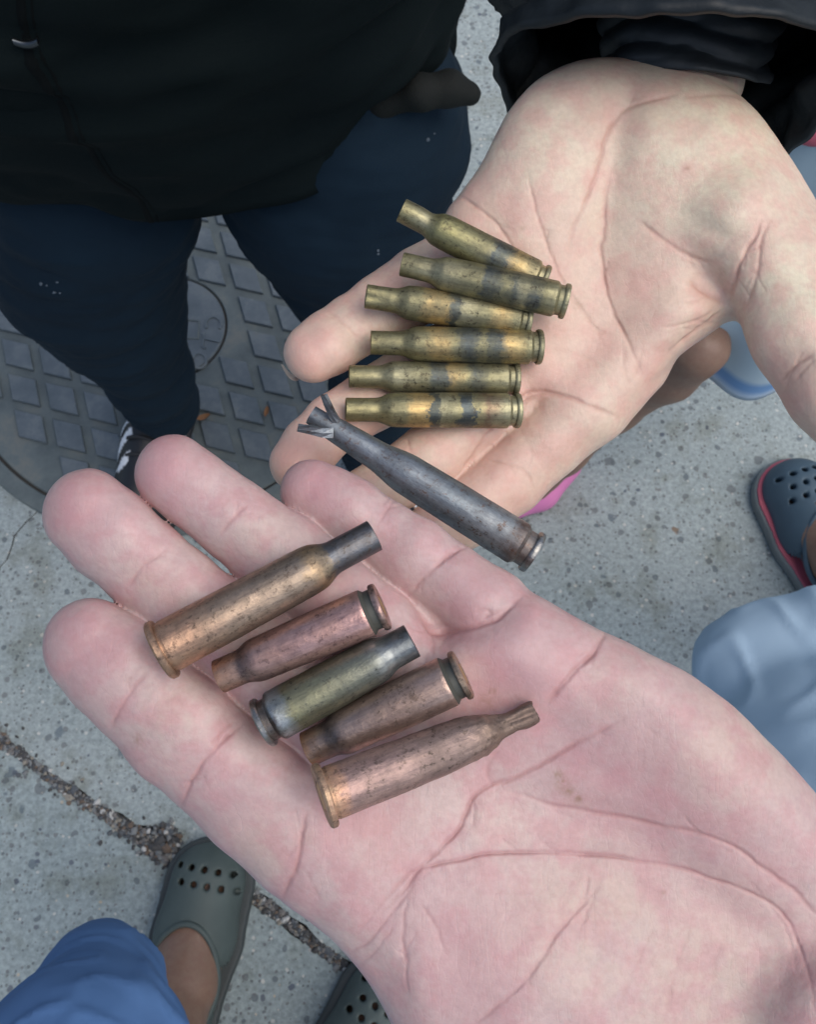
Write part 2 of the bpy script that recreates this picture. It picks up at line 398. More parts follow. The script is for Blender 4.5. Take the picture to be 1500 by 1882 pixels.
# manhole cover
IRON, t, b = newmat('worn_iron', 0.62, 0.25, 0.4); tc = N(t, 'ShaderNodeTexCoord').outputs['Object']
n1 = noise(t, tc, 14, 6, 0.7); r = ramp(t, [(0.32, (0.08, 0.10, 0.105)), (0.55, (0.125, 0.15, 0.15)), (0.75, (0.19, 0.19, 0.165))]); t.links.new(n1, r.inputs[0]); t.links.new(r.outputs[0], b.inputs['Base Color'])
bump(t, b, noise(t, tc, 400, 4, 0.7), 0.5, 0.001)
PADM, t, b = newmat('polished_iron', 0.5, 0.35, 0.5); tc = N(t, 'ShaderNodeTexCoord').outputs['Object']
ge = N(t, 'ShaderNodeObjectInfo'); wv = t.nodes.new('ShaderNodeVectorMath'); wv.operation = 'ADD'; t.links.new(tc, wv.inputs[0]); t.links.new(ge.outputs['Location'], wv.inputs[1]); tc = wv.outputs[0]
n1 = noise(t, tc, 22, 6, 0.75); r = ramp(t, [(0.3, (0.085, 0.11, 0.12)), (0.5, (0.125, 0.15, 0.165)), (0.62, (0.17, 0.195, 0.20)), (0.78, (0.17, 0.165, 0.135))]); t.links.new(n1, r.inputs[0])
cr_ = mixc(t, mth(t, 'MULTIPLY', ge.outputs['Random'], 0.3), r.outputs[0], (0.10, 0.12, 0.13)); t.links.new(cr_, b.inputs['Base Color'])
bump(t, b, noise(t, tc, 350, 4, 0.7), 0.5, 0.0008)
mc = Z(305, 598, 0.012); RC = 0.5 * (np.linalg.norm(Z(52, 884, .012) - mc) + np.linalg.norm(Z(0, 842, .012) - mc)); RI = np.linalg.norm(Z(413, 595, .012) - mc)
cover = empty('manhole_cover', mc, 'round iron manhole cover with raised diamond pads, under the person in black', 'manhole cover')
def disc_ring(name, r0, r1, z0, z1, mat, parent, n=96, c=None, bev=0.0015):
    c = mc if c is None else c
    prof = [(r0, z0), (r0, z1 - bev), (r0 + bev, z1), (r1 - bev, z1), (r1, z1 - bev), (r1, z0)] if r0 > 0 else [(0.0005, z1), (r1 - bev, z1), (r1, z1 - bev), (r1, z0)]
    V = []; F = []
    for i in range(n):
        a = 2 * math.pi * i / n
        V += [(c[0] + p[0] * math.cos(a), c[1] + p[0] * math.sin(a), p[1]) for p in prof]
    m = len(prof)
    for i in range(n):
        for k in range(m - 1): F.append((i * m + k, ((i + 1) % n) * m + k, ((i + 1) % n) * m + k + 1, i * m + k + 1))
    return mk(name, V, F, mat, parent, False)
disc_ring('frame', RC + 0.003, RC + 0.027, -0.03, 0.0065, IRON, cover)
disc_ring('cover_plate', RI + 0.002, RC - 0.001, -0.02, 0.0045, IRON, cover)
disc_ring('centre_plate', 0, RI - 0.001, -0.02, 0.0065, PADM, cover)
disc_ring('gasket', RI - 0.004, RC + 0.004, -0.025, 0.0012, m_cr, cover)
o0 = Z(230 + 1040 / 4.05, 390 + 990 / 4.05, 0.01); la = Z(230 + 1325 / 4.05, 390 + 1055 / 4.05, .01) - o0; lb = Z(230 + 1115 / 4.05, 390 + 1252 / 4.05, .01) - o0
pad_me = None
def pad_mesh():
    bm = bmesh.new(); a = la[:2] * 0.345; b2 = lb[:2] * 0.345
    def ring(k, z): return [bm.verts.new(((sa * a + sb * b2)[0] * k, (sa * a + sb * b2)[1] * k, z)) for sa, sb in ((-1, -1), (1, -1), (1, 1), (-1, 1))]
    r1, r2, r3 = ring(1.08, -0.004), ring(1.06, 0.0040), ring(1.0, 0.0052)
    for p, q in ((r1, r2), (r2, r3)):
        for i in range(4): bm.faces.new([p[i], p[(i + 1) % 4], q[(i + 1) % 4], q[i]])
    bm.faces.new(r3); bmesh.ops.recalc_face_normals(bm, faces=bm.faces)
    me = bpy.data.meshes.new('pad'); bm.to_mesh(me); bm.free(); me.materials.append(PADM); return me
pad_me = pad_mesh()
for i in range(-14, 15):
    for k in range(-14, 15):
        q = o0 + i * la + k * lb; d = np.linalg.norm(q[:2] - mc[:2])
        if d < RC - 0.028 and d > RI + 0.024:
            o = bpy.data.objects.new('pad', pad_me); C.objects.link(o); o.parent = cover; o.location = (q[0] - mc[0], q[1] - mc[1], 0.0045 - mc[2])
def bar(pts, w_, z0, z1):
    V = []; F = []
    for i, p in enumerate(pts):
        p = np.array(p); d = (np.array(pts[min(i + 1, len(pts) - 1)]) - np.array(pts[max(i - 1, 0)])); d = d / np.linalg.norm(d); nrm = np.array([-d[1], d[0]])
        for s, z in ((-1, z0), (-0.7, z1), (0.7, z1), (1, z0)): V.append((p[0] + nrm[0] * w_ * s, p[1] + nrm[1] * w_ * s, z))
        if i: 
            a = 4 * (i - 1); F += [(a + k, a + 4 + k, a + 5 + k, a + 1 + k) for k in range(3)]
    F += [(0, 1, 2, 3), (len(V) - 1, len(V) - 2, len(V) - 3, len(V) - 4)]
    return V, F
def carc(px, py, rx, ry, a0, a1, n=16): return [Z(px + rx * math.cos(R(a0 + (a1 - a0) * i / n)), py + ry * math.sin(R(a0 + (a1 - a0) * i / n)), 0.008)[:2] for i in range(n + 1)]
for pl in (carc(392, 596, 14, 14, 150, 395), [Z(*q, .008)[:2] for q in ((372, 612), (376, 622), (404, 628))], [Z(*q, .008)[:2] for q in ((374, 623), (371, 637), (377, 640))], carc(366, 663, 13, 14, 0, 360), carc(300, 690, 13, 14, 0, 250), carc(262, 682, 13, 14, 0, 360), carc(232, 650, 13, 14, 40, 300)):
    V, F = bar(pl, 0.0022, 0.0055, 0.0085); mk('raised_letter', V, F, PADM, cover, False)
RIB = [Z(*q, .008)[:2] for q in ((330, 585), (365, 590), (364, 622), (330, 620))]
V, F = bar(RIB, 0.002, 0.0055, 0.008); mk('lifting_slot', V, F, IRON, cover, False)
LEAF, t, b = newmat('dry_leaf', 0.8); b.inputs['Base Color'].default_value = (0.22, 0.11, 0.05, 1)
for (px, py, s, rot, lb_) in ((374, 767, 0.010, .4, 'small curled orange brown leaf fragment on the manhole cover beside the striped shoe'), (490, 757, 0.008, 1.4, 'small tan leaf fragment lying in a groove of the manhole cover right of the shoe')):
    q = Z(px, py, 0.012); V = []; F = []
    for i in range(5):
        for k in range(4):
            u, v_ = i / 4 * 2 - 1, k / 3 * 2 - 1
            wx = u * s; wy = v_ * s * 0.45 * (1 - 0.7 * u * u); V.append((q[0] + wx * math.cos(rot) - wy * math.sin(rot), q[1] + wx * math.sin(rot) + wy * math.cos(rot), 0.0095 + 0.003 * v_ * v_ + 0.002 * u * u + 0.001 * random.random()))
            if i and k: F.append((4 * (i - 1) + k - 1, 4 * i + k - 1, 4 * i + k, 4 * (i - 1) + k))
    tag(mk('leaf_fragment', V, F, LEAF), lb_, 'leaf', 'leaf fragments on the manhole cover')

# ------------------------------------------------------------------ hands
def polydist(X, Y, pts, closed=False):
    pts = np.array(pts, float); d = np.full(np.broadcast(X, Y).shape, 1e9); tt = np.zeros_like(d)
    n = len(pts); segs = range(n if closed else n - 1); L = 0
    lens = [np.linalg.norm(pts[(i + 1) % n] - pts[i]) for i in segs]; tot = sum(lens)
    for i in segs:
        a, b = pts[i], pts[(i + 1) % n]; ab = b - a; l2 = ab @ ab + 1e-9
        t = np.clip(((X - a[0]) * ab[0] + (Y - a[1]) * ab[1]) / l2, 0, 1)
        dd = np.hypot(X - a[0] - t * ab[0], Y - a[1] - t * ab[1])
        m = dd < d; d = np.where(m, dd, d); tt = np.where(m, (L + t * lens[i]) / tot, tt); L += lens[i]
    return d, tt
def inside(X, Y, pts):
    pts = np.array(pts, float); c = np.zeros(np.broadcast(X, Y).shape, bool); n = len(pts)
    for i in range(n):
        a, b = pts[i], pts[(i + 1) % n]
        cond = ((a[1] > Y) != (b[1] > Y)); xx = a[0] + (Y - a[1]) * (b[0] - a[0]) / ((b[1] - a[1]) or 1e-9)
        c ^= cond & (X < xx)
    return c
def smooth_poly(pts, it=3):
    p = np.array(pts, float)
    for _ in range(it):
        q = np.roll(p, -1, 0); p = np.stack([0.75 * p + 0.25 * q, 0.25 * p + 0.75 * q], 1).reshape(-1, 2)
    return p
def catmull(pts, n=8):
    p = np.array(pts, float); out = []
    q = np.vstack([2 * p[0] - p[1], p, 2 * p[-1] - p[-2]])
    for i in range(1, len(q) - 2):
        for k in range(n):
            t = k / n; out.append(0.5 * (2 * q[i] + (q[i + 1] - q[i - 1]) * t + (2 * q[i - 1] - 5 * q[i] + 4 * q[i + 1] - q[i + 2]) * t * t + (3 * q[i] - q[i - 1] - 3 * q[i + 1] + q[i + 2]) * t ** 3))
    out.append(p[-1]); return np.array(out)
class Hand:
    """modelled in units of photo pixels at the hand's own distance: x right, y down, h towards the viewer; then placed in the world"""
    def __init__(s, lo, hi, vox, base):
        s.f = Field(lo, hi, vox); s.base = base
    def palm(s, poly, T, r, hoff, k):
        f = s.f; X, Y = np.meshgrid(f.ax[0], f.ax[1], indexing='ij'); pp = smooth_poly(poly, 2)
        d, _ = polydist(X, Y, pp, True); d = np.where(inside(X, Y, pp), -d, d)
        ho = hoff(X, Y); dx = (d + r)[..., None]; H = f.ax[2][None, None, :]
        dz = np.abs(H - ho[..., None]) - T + r
        D = np.minimum(np.maximum(dx, dz), 0) + np.hypot(np.maximum(dx, 0), np.maximum(dz, 0)) - r
        f.D = f.smin(f.D, D.astype(np.float32), k)
    def build(s, creases, flush, warm, fine, grime=()):
        v, F = s.f.mesh(); v, F = subdiv(v, F); F = F[:, ::-1]      # y is down, so flip
        n = normals(v, F)
        if n[v[:, 2].argmax()][2] < 0: F = F[:, ::-1]; n = -n
        s.top = v[n[:, 2] > 0.2]
        face = np.clip((n[:, 2] + 0.15) / 0.5, 0, 1)
        fold = np.zeros(len(v)); disp = np.zeros(len(v)); fl = np.zeros(len(v))
        wig = 3.0 * vnoise(np.c_[v[:, 0], v[:, 1], v[:, 2] * 0], 42.0) + 2.0 * vnoise(np.c_[v[:, 0], v[:, 1] + 900, v[:, 2] * 0], 13.0)
        wig2 = 3.0 * vnoise(np.c_[v[:, 0] + 500, v[:, 1], v[:, 2] * 0], 42.0)
        rb = random.Random(5); extra = []
        for pts, amp, wd in creases:
            if amp >= 4 and len(pts) > 2:
                for _ in range(3 if amp >= 6 else 2):
                    i = rb.randrange(1, len(pts) - 1); p0 = np.array(pts[i], float); d0 = np.array(pts[i + 1], float) - p0; d0 /= np.linalg.norm(d0) + 1e-6
                    sg = rb.choice((-1, 1)); an = sg * R(rb.uniform(18, 42)); d1 = np.array([d0[0] * math.cos(an) - d0[1] * math.sin(an), d0[0] * math.sin(an) + d0[1] * math.cos(an)]) * rb.choice((-1, 1))
                    ll = rb.uniform(22, 60); extra.append(([tuple(p0), tuple(p0 + d1 * ll * .5 + np.array([rb.gauss(0, 3), rb.gauss(0, 3)])), tuple(p0 + d1 * ll)], rb.uniform(1.2, 2.4), 3.2))
        for pts, amp, wd in list(creases) + extra:
            p = catmull(pts, 5) if len(pts) > 2 else np.array(pts, float)
            lo, hi = p.min(0) - 70, p.max(0) + 70
            m = (v[:, 0] > lo[0]) & (v[:, 0] < hi[0]) & (v[:, 1] > lo[1]) & (v[:, 1] < hi[1]) & (face > 0)
            d, t = polydist(v[m, 0] + wig[m], v[m, 1] + wig2[m], p)
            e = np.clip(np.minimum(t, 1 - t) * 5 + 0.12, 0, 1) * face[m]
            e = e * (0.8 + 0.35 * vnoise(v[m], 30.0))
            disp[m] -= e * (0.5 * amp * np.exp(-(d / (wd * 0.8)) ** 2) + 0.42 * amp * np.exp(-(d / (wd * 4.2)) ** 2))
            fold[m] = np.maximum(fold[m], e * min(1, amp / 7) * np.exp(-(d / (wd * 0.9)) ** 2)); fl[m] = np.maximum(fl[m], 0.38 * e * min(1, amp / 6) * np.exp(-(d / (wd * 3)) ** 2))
        disp += 1.8 * vnoise(v, 60.0) + 0.6 * vnoise(v, 24.0) + 0.15 * vnoise(v, 9.0)
        for (x, y, rx, ry, rot, a) in fine:      # soft swells and hollows of the flesh
            c, s_ = math.cos(R(rot)), math.sin(R(rot)); dx, dy = v[:, 0] - x, v[:, 1] - y
            disp += face * a * np.exp(-(((dx * c + dy * s_) / rx) ** 2 + ((-dx * s_ + dy * c) / ry) ** 2))
        v = v + n * disp[:, None]
        for (x, y, r, a) in flush: fl = np.maximum(fl, a * np.exp(-(((v[:, 0] - x) / r) ** 2 + ((v[:, 1] - y) / r) ** 2)))
        wa = np.zeros(len(v))
        for (x, y, r, a) in warm: wa = np.maximum(wa, a * np.exp(-(((v[:, 0] - x) / r) ** 2 + ((v[:, 1] - y) / r) ** 2)))
        gr = np.zeros(len(v)); nn_ = vnoise(v, 4.5) * 0.5 + 0.6 + 0.4 * vnoise(v, 9.0)
        for (x, y, r, a) in grime: gr = np.maximum(gr, a * np.exp(-(((v[:, 0] - x) / r) ** 2 + ((v[:, 1] - y) / r) ** 2)) * np.clip(nn_, 0, 1.3))
        s.v, s.F, s.fold, s.fl, s.wa, s.gr = v, F, fold, fl, wa, gr
        return s
    def place(s, x, y, h):
        b = s.base(x, y); return P(x, y, b - h * 0.9 * b / FPX * 1.0)
    def link(s, name, mat, parent):
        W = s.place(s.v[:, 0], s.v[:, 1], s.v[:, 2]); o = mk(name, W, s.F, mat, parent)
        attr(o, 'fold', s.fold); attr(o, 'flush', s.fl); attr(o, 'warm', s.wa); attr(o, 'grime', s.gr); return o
    def surf(s, x, y, r=5.0):
        m = (np.abs(s.top[:, 0] - x) < r) & (np.abs(s.top[:, 1] - y) < r)
        return s.top[m, 2].max() if m.any() else -1e3

# ---- lower hand (the photographer's left, palm up)
def base_low(x, y): return 0.196 + 0 * (np.asarray(x) + np.asarray(y))
L = Hand((40, 760, -200), (2150, 2420, 230), 5.0, base_low)
f = L.f
def gs(X, Y, x, y, rx, ry, a, rot=0):
    c, s_ = math.cos(R(rot)), math.sin(R(rot)); dx, dy = X - x, Y - y
    return a * np.exp(-(((dx * c + dy * s_) / rx) ** 2 + ((-dx * s_ + dy * c) / ry) ** 2))
def hoff_low(X, Y):
    return (0 - gs(X, Y, 1000, 1480, 260, 150, 42, 25) + gs(X, Y, 1000, 1860, 240, 170, 52, 20) + gs(X, Y, 1330, 1450, 210, 110, 34, 40)
            + gs(X, Y, 980, 1230, 130, 60, 20, 35) - gs(X, Y, 1300, 1640, 200, 50, 14, 35) + gs(X, Y, 660, 1600, 90, 90, 10) - gs(X, Y, 700, 1420, 130, 90, 14))
low_poly = [(967, 1090), (1033, 1120), (1109, 1162), (1180, 1193), (1236, 1221), (1291, 1253), (1357, 1302), (1408, 1358), (1458, 1409), (1503, 1462), (1620, 1600), (1760, 1780), (1700, 2080), (1420, 2230), (1080, 2200), (850, 2120), (760, 2000), (722, 1882), (681, 1812), (634, 1750), (580, 1699), (514, 1652), (516, 1560), (580, 1430), (690, 1300), (800, 1178), (880, 1140)]
L.palm(low_poly, 92, 84, hoff_low, 0)
# fingers: x, y, h, radius
idx_f = [(168, 1190, 26, 91), (208, 1222, 28, 100), (262, 1276, 20, 99), (330, 1340, 16, 109), (392, 1396, 8, 104), (470, 1462, 0, 114), (560, 1545, -6, 112), (680, 1620, -10, 100)]
mid_f = [(160, 945, 6, 83), (200, 982, 6, 86), (262, 1036, 2, 84), (320, 1088, 0, 87), (400, 1150, -4, 88), (470, 1202, -8, 97), (560, 1280, -12, 96), (690, 1400, -16, 90)]
rin_f = [(318, 870, -6, 71), (352, 896, -6, 71), (430, 954, -8, 75), (520, 1026, -10, 85), (600, 1095, -14, 86), (680, 1160, -16, 90), (780, 1260, -18, 88), (870, 1350, -20, 80)]
pin_f = [(574, 905, -66, 60), (606, 925, -64, 66), (640, 944, -58, 68), (700, 980, -54, 63), (764, 1027, -44, 73), (822, 1066, -36, 70), (895, 1125, -22, 83), (960, 1190, -12, 80), (1060, 1280, -12, 70)]
thumb_l = [(960, 1960, 20, 130), (850, 2080, 45, 112), (720, 2190, 80, 96), (600, 2270, 110, 84)]
fore_l = [(1560, 1900, -10, 200), (1750, 2150, -60, 190), (1960, 2400, -140, 200)]
fl_ = Field(f.lo, f.lo + f.vox * (f.n - 1), f.vox)
parts_ = []
for ch in (idx_f, mid_f, rin_f, pin_f):
    fl_.D[:] = 1e3 * f.vox; fl_.chain(ch, 10); parts_.append(fl_.D.copy())
D = parts_[0]
for q in parts_[1:]: D = Field.smin(D, q, 7)
f.D = Field.smin(f.D, D, 26)
f.chain([(770, 1150, -40, 40), (830, 1200, -40, 60)], 14); f.chain([(640, 985, -72, 42), (800, 1135, -58, 56)], 8); f.chain([(330, 1215, -52, 45), (500, 1360, -46, 52)], 8); f.chain(thumb_l, 40); f.chain(fore_l, 60)
low_cr = [([(276, 1228), (238, 1279), (200, 1350)], 5, 4.5), ([(262, 1220), (228, 1262)], 2.5, 4), ([(452, 1326), (395, 1375), (354, 1436), (328, 1496)], 6, 4.5), ([(432, 1320), (384, 1372)], 4, 4), ([(374, 1405), (345, 1450)], 3, 4),
    ([(566, 1478), (556, 1537), (541, 1598), (518, 1656)], 7, 5), ([(309, 1004), (270, 1034), (230, 1082)], 4.5, 4.5), ([(455, 925), (430, 950), (402, 985)], 4.5, 4.5),
    ([(745, 900), (716, 932), (694, 964)], 4, 4), ([(728, 905), (704, 930)], 2.5, 3.5), ([(860, 1004), (816, 1024), (780, 1064), (748, 1100)], 6, 4.5), ([(842, 1012), (800, 1040)], 3.5, 4),
    ([(962, 1092), (912, 1134), (876, 1150), (840, 1157), (802, 1163), (774, 1135)], 9, 5.5), ([(948, 1110), (905, 1126), (880, 1140)], 4, 5), ([(800, 1160), (798, 1205)], 4, 4),
    ([(1114, 1160), (1094, 1193), (1059, 1233), (1023, 1274), (1004, 1298)], 10, 6), ([(1150, 1317), (1099, 1347), (1033, 1383), (973, 1418), (937, 1436), (900, 1442), (868, 1468), (841, 1522), (780, 1588), (735, 1640), (690, 1690)], 7, 4.5),
    ([(920, 1450), (1003, 1476), (1104, 1494), (1205, 1514), (1286, 1534), (1357, 1562), (1423, 1608), (1478, 1655), (1560, 1740)], 7, 5), ([(655, 1716), (700, 1660), (750, 1608), (801, 1586), (876, 1572), (952, 1565), (1028, 1566), (1104, 1572), (1180, 1582), (1256, 1598), (1306, 1615), (1382, 1643), (1428, 1668), (1458, 1709), (1483, 1780), (1500, 1860)], 7, 4.2),
    ([(1110, 1610), (1070, 1660), (1033, 1699), (978, 1785), (917, 1845), (850, 1900)], 4, 5), ([(637, 1752), (668, 1735), (702, 1700), (735, 1655), (760, 1620)], 5, 4), ([(660, 1775), (690, 1745), (725, 1700)], 3.5, 4), ([(752, 1640), (742, 1700), (745, 1760), (752, 1830)], 4, 5), ([(770, 1650), (800, 1700), (820, 1760)], 2, 5),
    ([(905, 1450), (895, 1410), (925, 1370)], 3, 6), ([(1180, 1330), (1210, 1350)], 1.5, 5), ([(980, 1640), (900, 1640)], 1.5, 4), ([(790, 1195), (770, 1240)], 2.5, 5),
    ([(1360, 1600), (1440, 1700), (1470, 1800)], 2, 5), ([(560, 1600), (590, 1650)], 2, 5), ([(1200, 1700), (1160, 1800), (1130, 1880)], 1.6, 5), ([(1270, 1690), (1240, 1790), (1220, 1880)], 1.6, 5), ([(1060, 1720), (1090, 1640)], 1.8, 5), ([(1330, 1720), (1310, 1800), (1300, 1880)], 1.4, 5)]
low_fl = [(140, 930, 80, .55), (300, 860, 80, .5), (150, 1180, 90, .38), (570, 890, 60, .55), (870, 1070, 70, .4), (960, 1250, 130, .5), (430, 1480, 80, .3), (620, 1500, 80, .4), (1180, 1430, 170, .35), (860, 1760, 130, .45), (1360, 1600, 130, .32), (300, 1060, 70, .25), (640, 1130, 100, .3), (700, 1560, 90, .3), (750, 1030, 60, .25), (640, 1350, 120, .3)]
low_wa = [(310, 1310, 60, .5), (270, 1080, 60, .5), (480, 970, 60, .3), (1330, 1380, 130, .6), (1130, 1250, 80, .4), (1100, 1700, 170, .75), (1300, 1800, 200, .7), (480, 1560, 60, .4), (930, 1530, 90, .3)]
low_fine = [(860, 1065, 70, 45, 40, 5), (300, 1190, 0.1, 0.1, 0, 0), (760, 960, 55, 45, 40, 4), (640, 930, 60, 40, 30, 5), (180, 930, 80, 60, 40, 5), (1180, 1640, 60, 30, 30, -5), (1030, 1330, 70, 34, -25, -7), (950, 1330, 60, 50, 0, 5), (1080, 1450, 80, 30, 15, 5), (1180, 1270, 90, 50, 40, 5), (700, 1790, 40, 80, -20, -8), (780, 1780, 45, 90, -15, 6), (1060, 1540, 90, 22, 5, 4), (1500, 1730, 60, 60, 0, -6), (640, 1670, 60, 40, -45, 5)]
L.build(low_cr, low_fl, low_wa, low_fine, [(1026, 1424, 9, .8), (1034, 1440, 12, .8), (1046, 1454, 10, .7), (1062, 1468, 9, .8), (252, 1358, 10, .5), (895, 1290, 22, .3), (905, 1270, 9, .5), (1220, 1640, 4, .6), (560, 1540, 16, .2), (700, 1560, 60, .12), (480, 1300, 40, .18)])

# ---- upper hand (left hand of the person in the black jacket, palm up)
def base_up(x, y):
    x = np.asarray(x, float); y = np.asarray(y, float)
    return 0.247 - 0.010 * np.clip((900 - x + (y - 700) * 0.6) / 500, 0, 1) + 0 * y
U = Hand((420, -420, -290), (1800, 1110, 230), 5.0, base_up)
f = U.f
def hoff_up(X, Y):
    return (0 + gs(X, Y, 1300, 330, 150, 190, 50, -20) + gs(X, Y, 1030, 290, 110, 190, 34, 15) - gs(X, Y, 1110, 520, 80, 180, 24, 0) + gs(X, Y, 1230, 600, 90, 50, 12, -20)
            - gs(X, Y, 1140, 260, 28, 130, 15, 12) - gs(X, Y, 1330, 520, 60, 40, 30, 30) - gs(X, Y, 900, 620, 120, 80, 8))
up_poly = [(1103, 102), (1204, 116), (1285, 132), (1350, 165), (1400, 212), (1450, 288), (1482, 353), (1502, 399), (1560, 500), (1520, 620), (1400, 600), (1343, 584), (1305, 613), (1255, 653), (1204, 693), (1150, 745), (1090, 800), (1010, 790), (960, 720), (910, 650), (860, 560), (800, 480), (814, 394), (849, 353), (879, 313), (904, 262), (935, 202), (976, 154), (1033, 119)]
U.palm(up_poly, 74, 66, hoff_up, 0)
pin_u = [(577, 648, 30, 56), (606, 630, 26, 60), (650, 600, 16, 59), (700, 568, 6, 63), (780, 520, -4, 70), (850, 490, -6, 80), (960, 440, -10, 70)]
rin_u = [(548, 852, 66, 52), (572, 820, 60, 54), (612, 780, 34, 55), (690, 730, 4, 58), (790, 668, -10, 60), (880, 630, -14, 66), (980, 560, -20, 60)]
mdl_u = [(560, 990, 30, 52), (640, 935, 26, 56), (718, 888, 18, 57), (800, 834, 10, 62), (880, 770, 2, 62), (950, 715, -4, 68), (1040, 640, -14, 60)]
ind_u = [(680, 1060, 24, 54), (760, 1010, 22, 58), (850, 948, 16, 62), (935, 880, 10, 67), (1010, 806, 4, 70), (1075, 742, 0, 82), (1160, 660, -6, 76)]
thm_u = [(1370, 400, 40, 120), (1452, 500, 56, 108), (1500, 600, 70, 122), (1560, 690, 90, 122), (1640, 800, 110, 110)]
fl_ = Field(f.lo, f.lo + f.vox * (f.n - 1), f.vox); D = None
for ch in (pin_u, rin_u, mdl_u, ind_u):
    fl_.D[:] = 1e3 * f.vox; fl_.chain(ch, 8); D = fl_.D.copy() if D is None else Field.smin(D, fl_.D, 6)
f.D = Field.smin(f.D, D, 20)
f.chain(thm_u, 34); f.chain([(1200, 250, -20, 110), (1250, 130, -95, 112), (1265, 0, -130, 120), (1280, -300, -150, 130)], 40)
up_cr = [([(1250, 172), (1189, 187), (1154, 202), (1129, 227), (1106, 283), (1092, 330), (1073, 374), (1053, 429), (1045, 475)], 6, 5), ([(1123, 313), (1113, 363), (1108, 429), (1108, 505), (1124, 565), (1149, 616), (1169, 666), (1182, 696)], 6, 4.5),
    ([(972, 318), (982, 379), (1002, 444), (1025, 500), (1058, 555), (1093, 600), (1113, 640)], 4, 4), ([(838, 355), (876, 379), (917, 414), (947, 459), (985, 490)], 5, 4), ([(1174, 404), (1214, 439), (1260, 469), (1310, 488)], 4.5, 6),
    ([(1262, 512), (1300, 545), (1338, 562)], 7, 6), ([(1400, 400), (1385, 440), (1366, 469), (1350, 510), (1345, 560)], 6, 5), ([(1425, 390), (1400, 440), (1392, 500), (1380, 540), (1368, 575)], 4, 5), ([(1240, 640), (1290, 605), (1330, 570)], 6, 4), ([(1215, 600), (1270, 595), (1320, 568)], 4, 4), ([(1225, 650), (1260, 628)], 3, 4),
    ([(945, 745), (965, 728), (1000, 720), (1033, 727), (1083, 747), (1132, 765)], 8, 5), ([(1005, 716), (975, 736), (935, 762), (901, 792), (841, 878)], 7, 4), ([(884, 838), (930, 850), (967, 868), (985, 905)], 5, 4), ([(1180, 640), (1172, 680), (1168, 700)], 3, 4), ([(1145, 640), (1150, 690), (1165, 710)], 3, 4),
    ([(600, 572), (636, 596), (664, 624)], 4, 4), ([(1499, 650), (1460, 675), (1430, 700)], 5, 5), ([(1500, 660), (1460, 700)], 3, 4), ([(745, 800), (760, 830), (780, 850)], 3, 4), ([(1250, 180), (1340, 175), (1400, 200)], 2.5, 5), ([(1000, 640), (1060, 650), (1110, 680)], 1.8, 5)]
up_fl = [(570, 650, 75, .6), (540, 840, 80, .7), (700, 560, 70, .3), (1040, 480, 120, .3), (1000, 680, 120, .42), (1150, 560, 120, .35), (1190, 660, 90, .42), (900, 870, 110, .5), (1140, 215, 60, .25), (880, 420, 90, .35), (1440, 700, 80, .45), (1290, 540, 50, .4), (1260, 310, 10, .5), (680, 780, 70, .45), (960, 860, 80, .3)]
up_wa = [(1300, 300, 190, .8), (1000, 280, 120, .5), (1450, 520, 130, .9), (1120, 400, 60, .5), (1120, 140, 80, .4)]
up_fine = [(1020, 800, 60, 34, -45, 5), (930, 770, 20, 40, 30, -3), (1240, 560, 80, 30, -15, 6), (1160, 480, 60, 80, 0, 4), (1060, 400, 34, 90, 20, 5), (960, 380, 40, 80, 15, 4), (1390, 620, 30, 60, 0, 4), (600, 635, 40, 30, -35, 4), (1225, 690, 50, 12, -40, -5), (1220, 240, 60, 60, 0, 6), (1380, 300, 50, 80, 0, 6), (1350, 440, 60, 20, -35, -6), (1300, 420, 70, 20, 30, -4)]
U.build(up_cr, up_fl, up_wa, up_fine, [(1262, 311, 6, .6), (1020, 600, 26, .2), (1060, 560, 12, .25), (960, 420, 5, .5), (1000, 720, 20, .2), (1330, 500, 8, .25)])

photog = empty('person', (-0.1, -0.25, 0), 'person in blue trousers and green clogs whose near palm holds five copper casings', 'person')
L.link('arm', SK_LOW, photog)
black = empty('person', (-0.19, 0.55, 0), 'standing person in black jacket and dark jeans holding brass casings on the palm', 'person')
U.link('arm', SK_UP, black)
# nail edge under the small fingertip of the upper hand
NAIL, t, b = newmat('nail', 0.35); b.inputs['Base Color'].default_value = (0.62, 0.52, 0.46, 1)
V = []; F = []
for i in range(9):
    for k in range(5):
        a = -1 + 2 * i / 8; q = k / 4
        px = 541 + a * 24 * 0.86 - q * 4; py = 685 + a * 24 * 0.45 + 18 * (1 - a * a) * (0.55 + 0.45 * q) - 4
        V.append(U.place(px, py, 2 - 22 * (1 - q) + 6 * (1 - a * a) - 4)); 
        if i and k: F.append((5 * (i - 1) + k - 1, 5 * i + k - 1, 5 * i + k, 5 * (i - 1) + k))
mk('fingernail', V, F, NAIL, black)

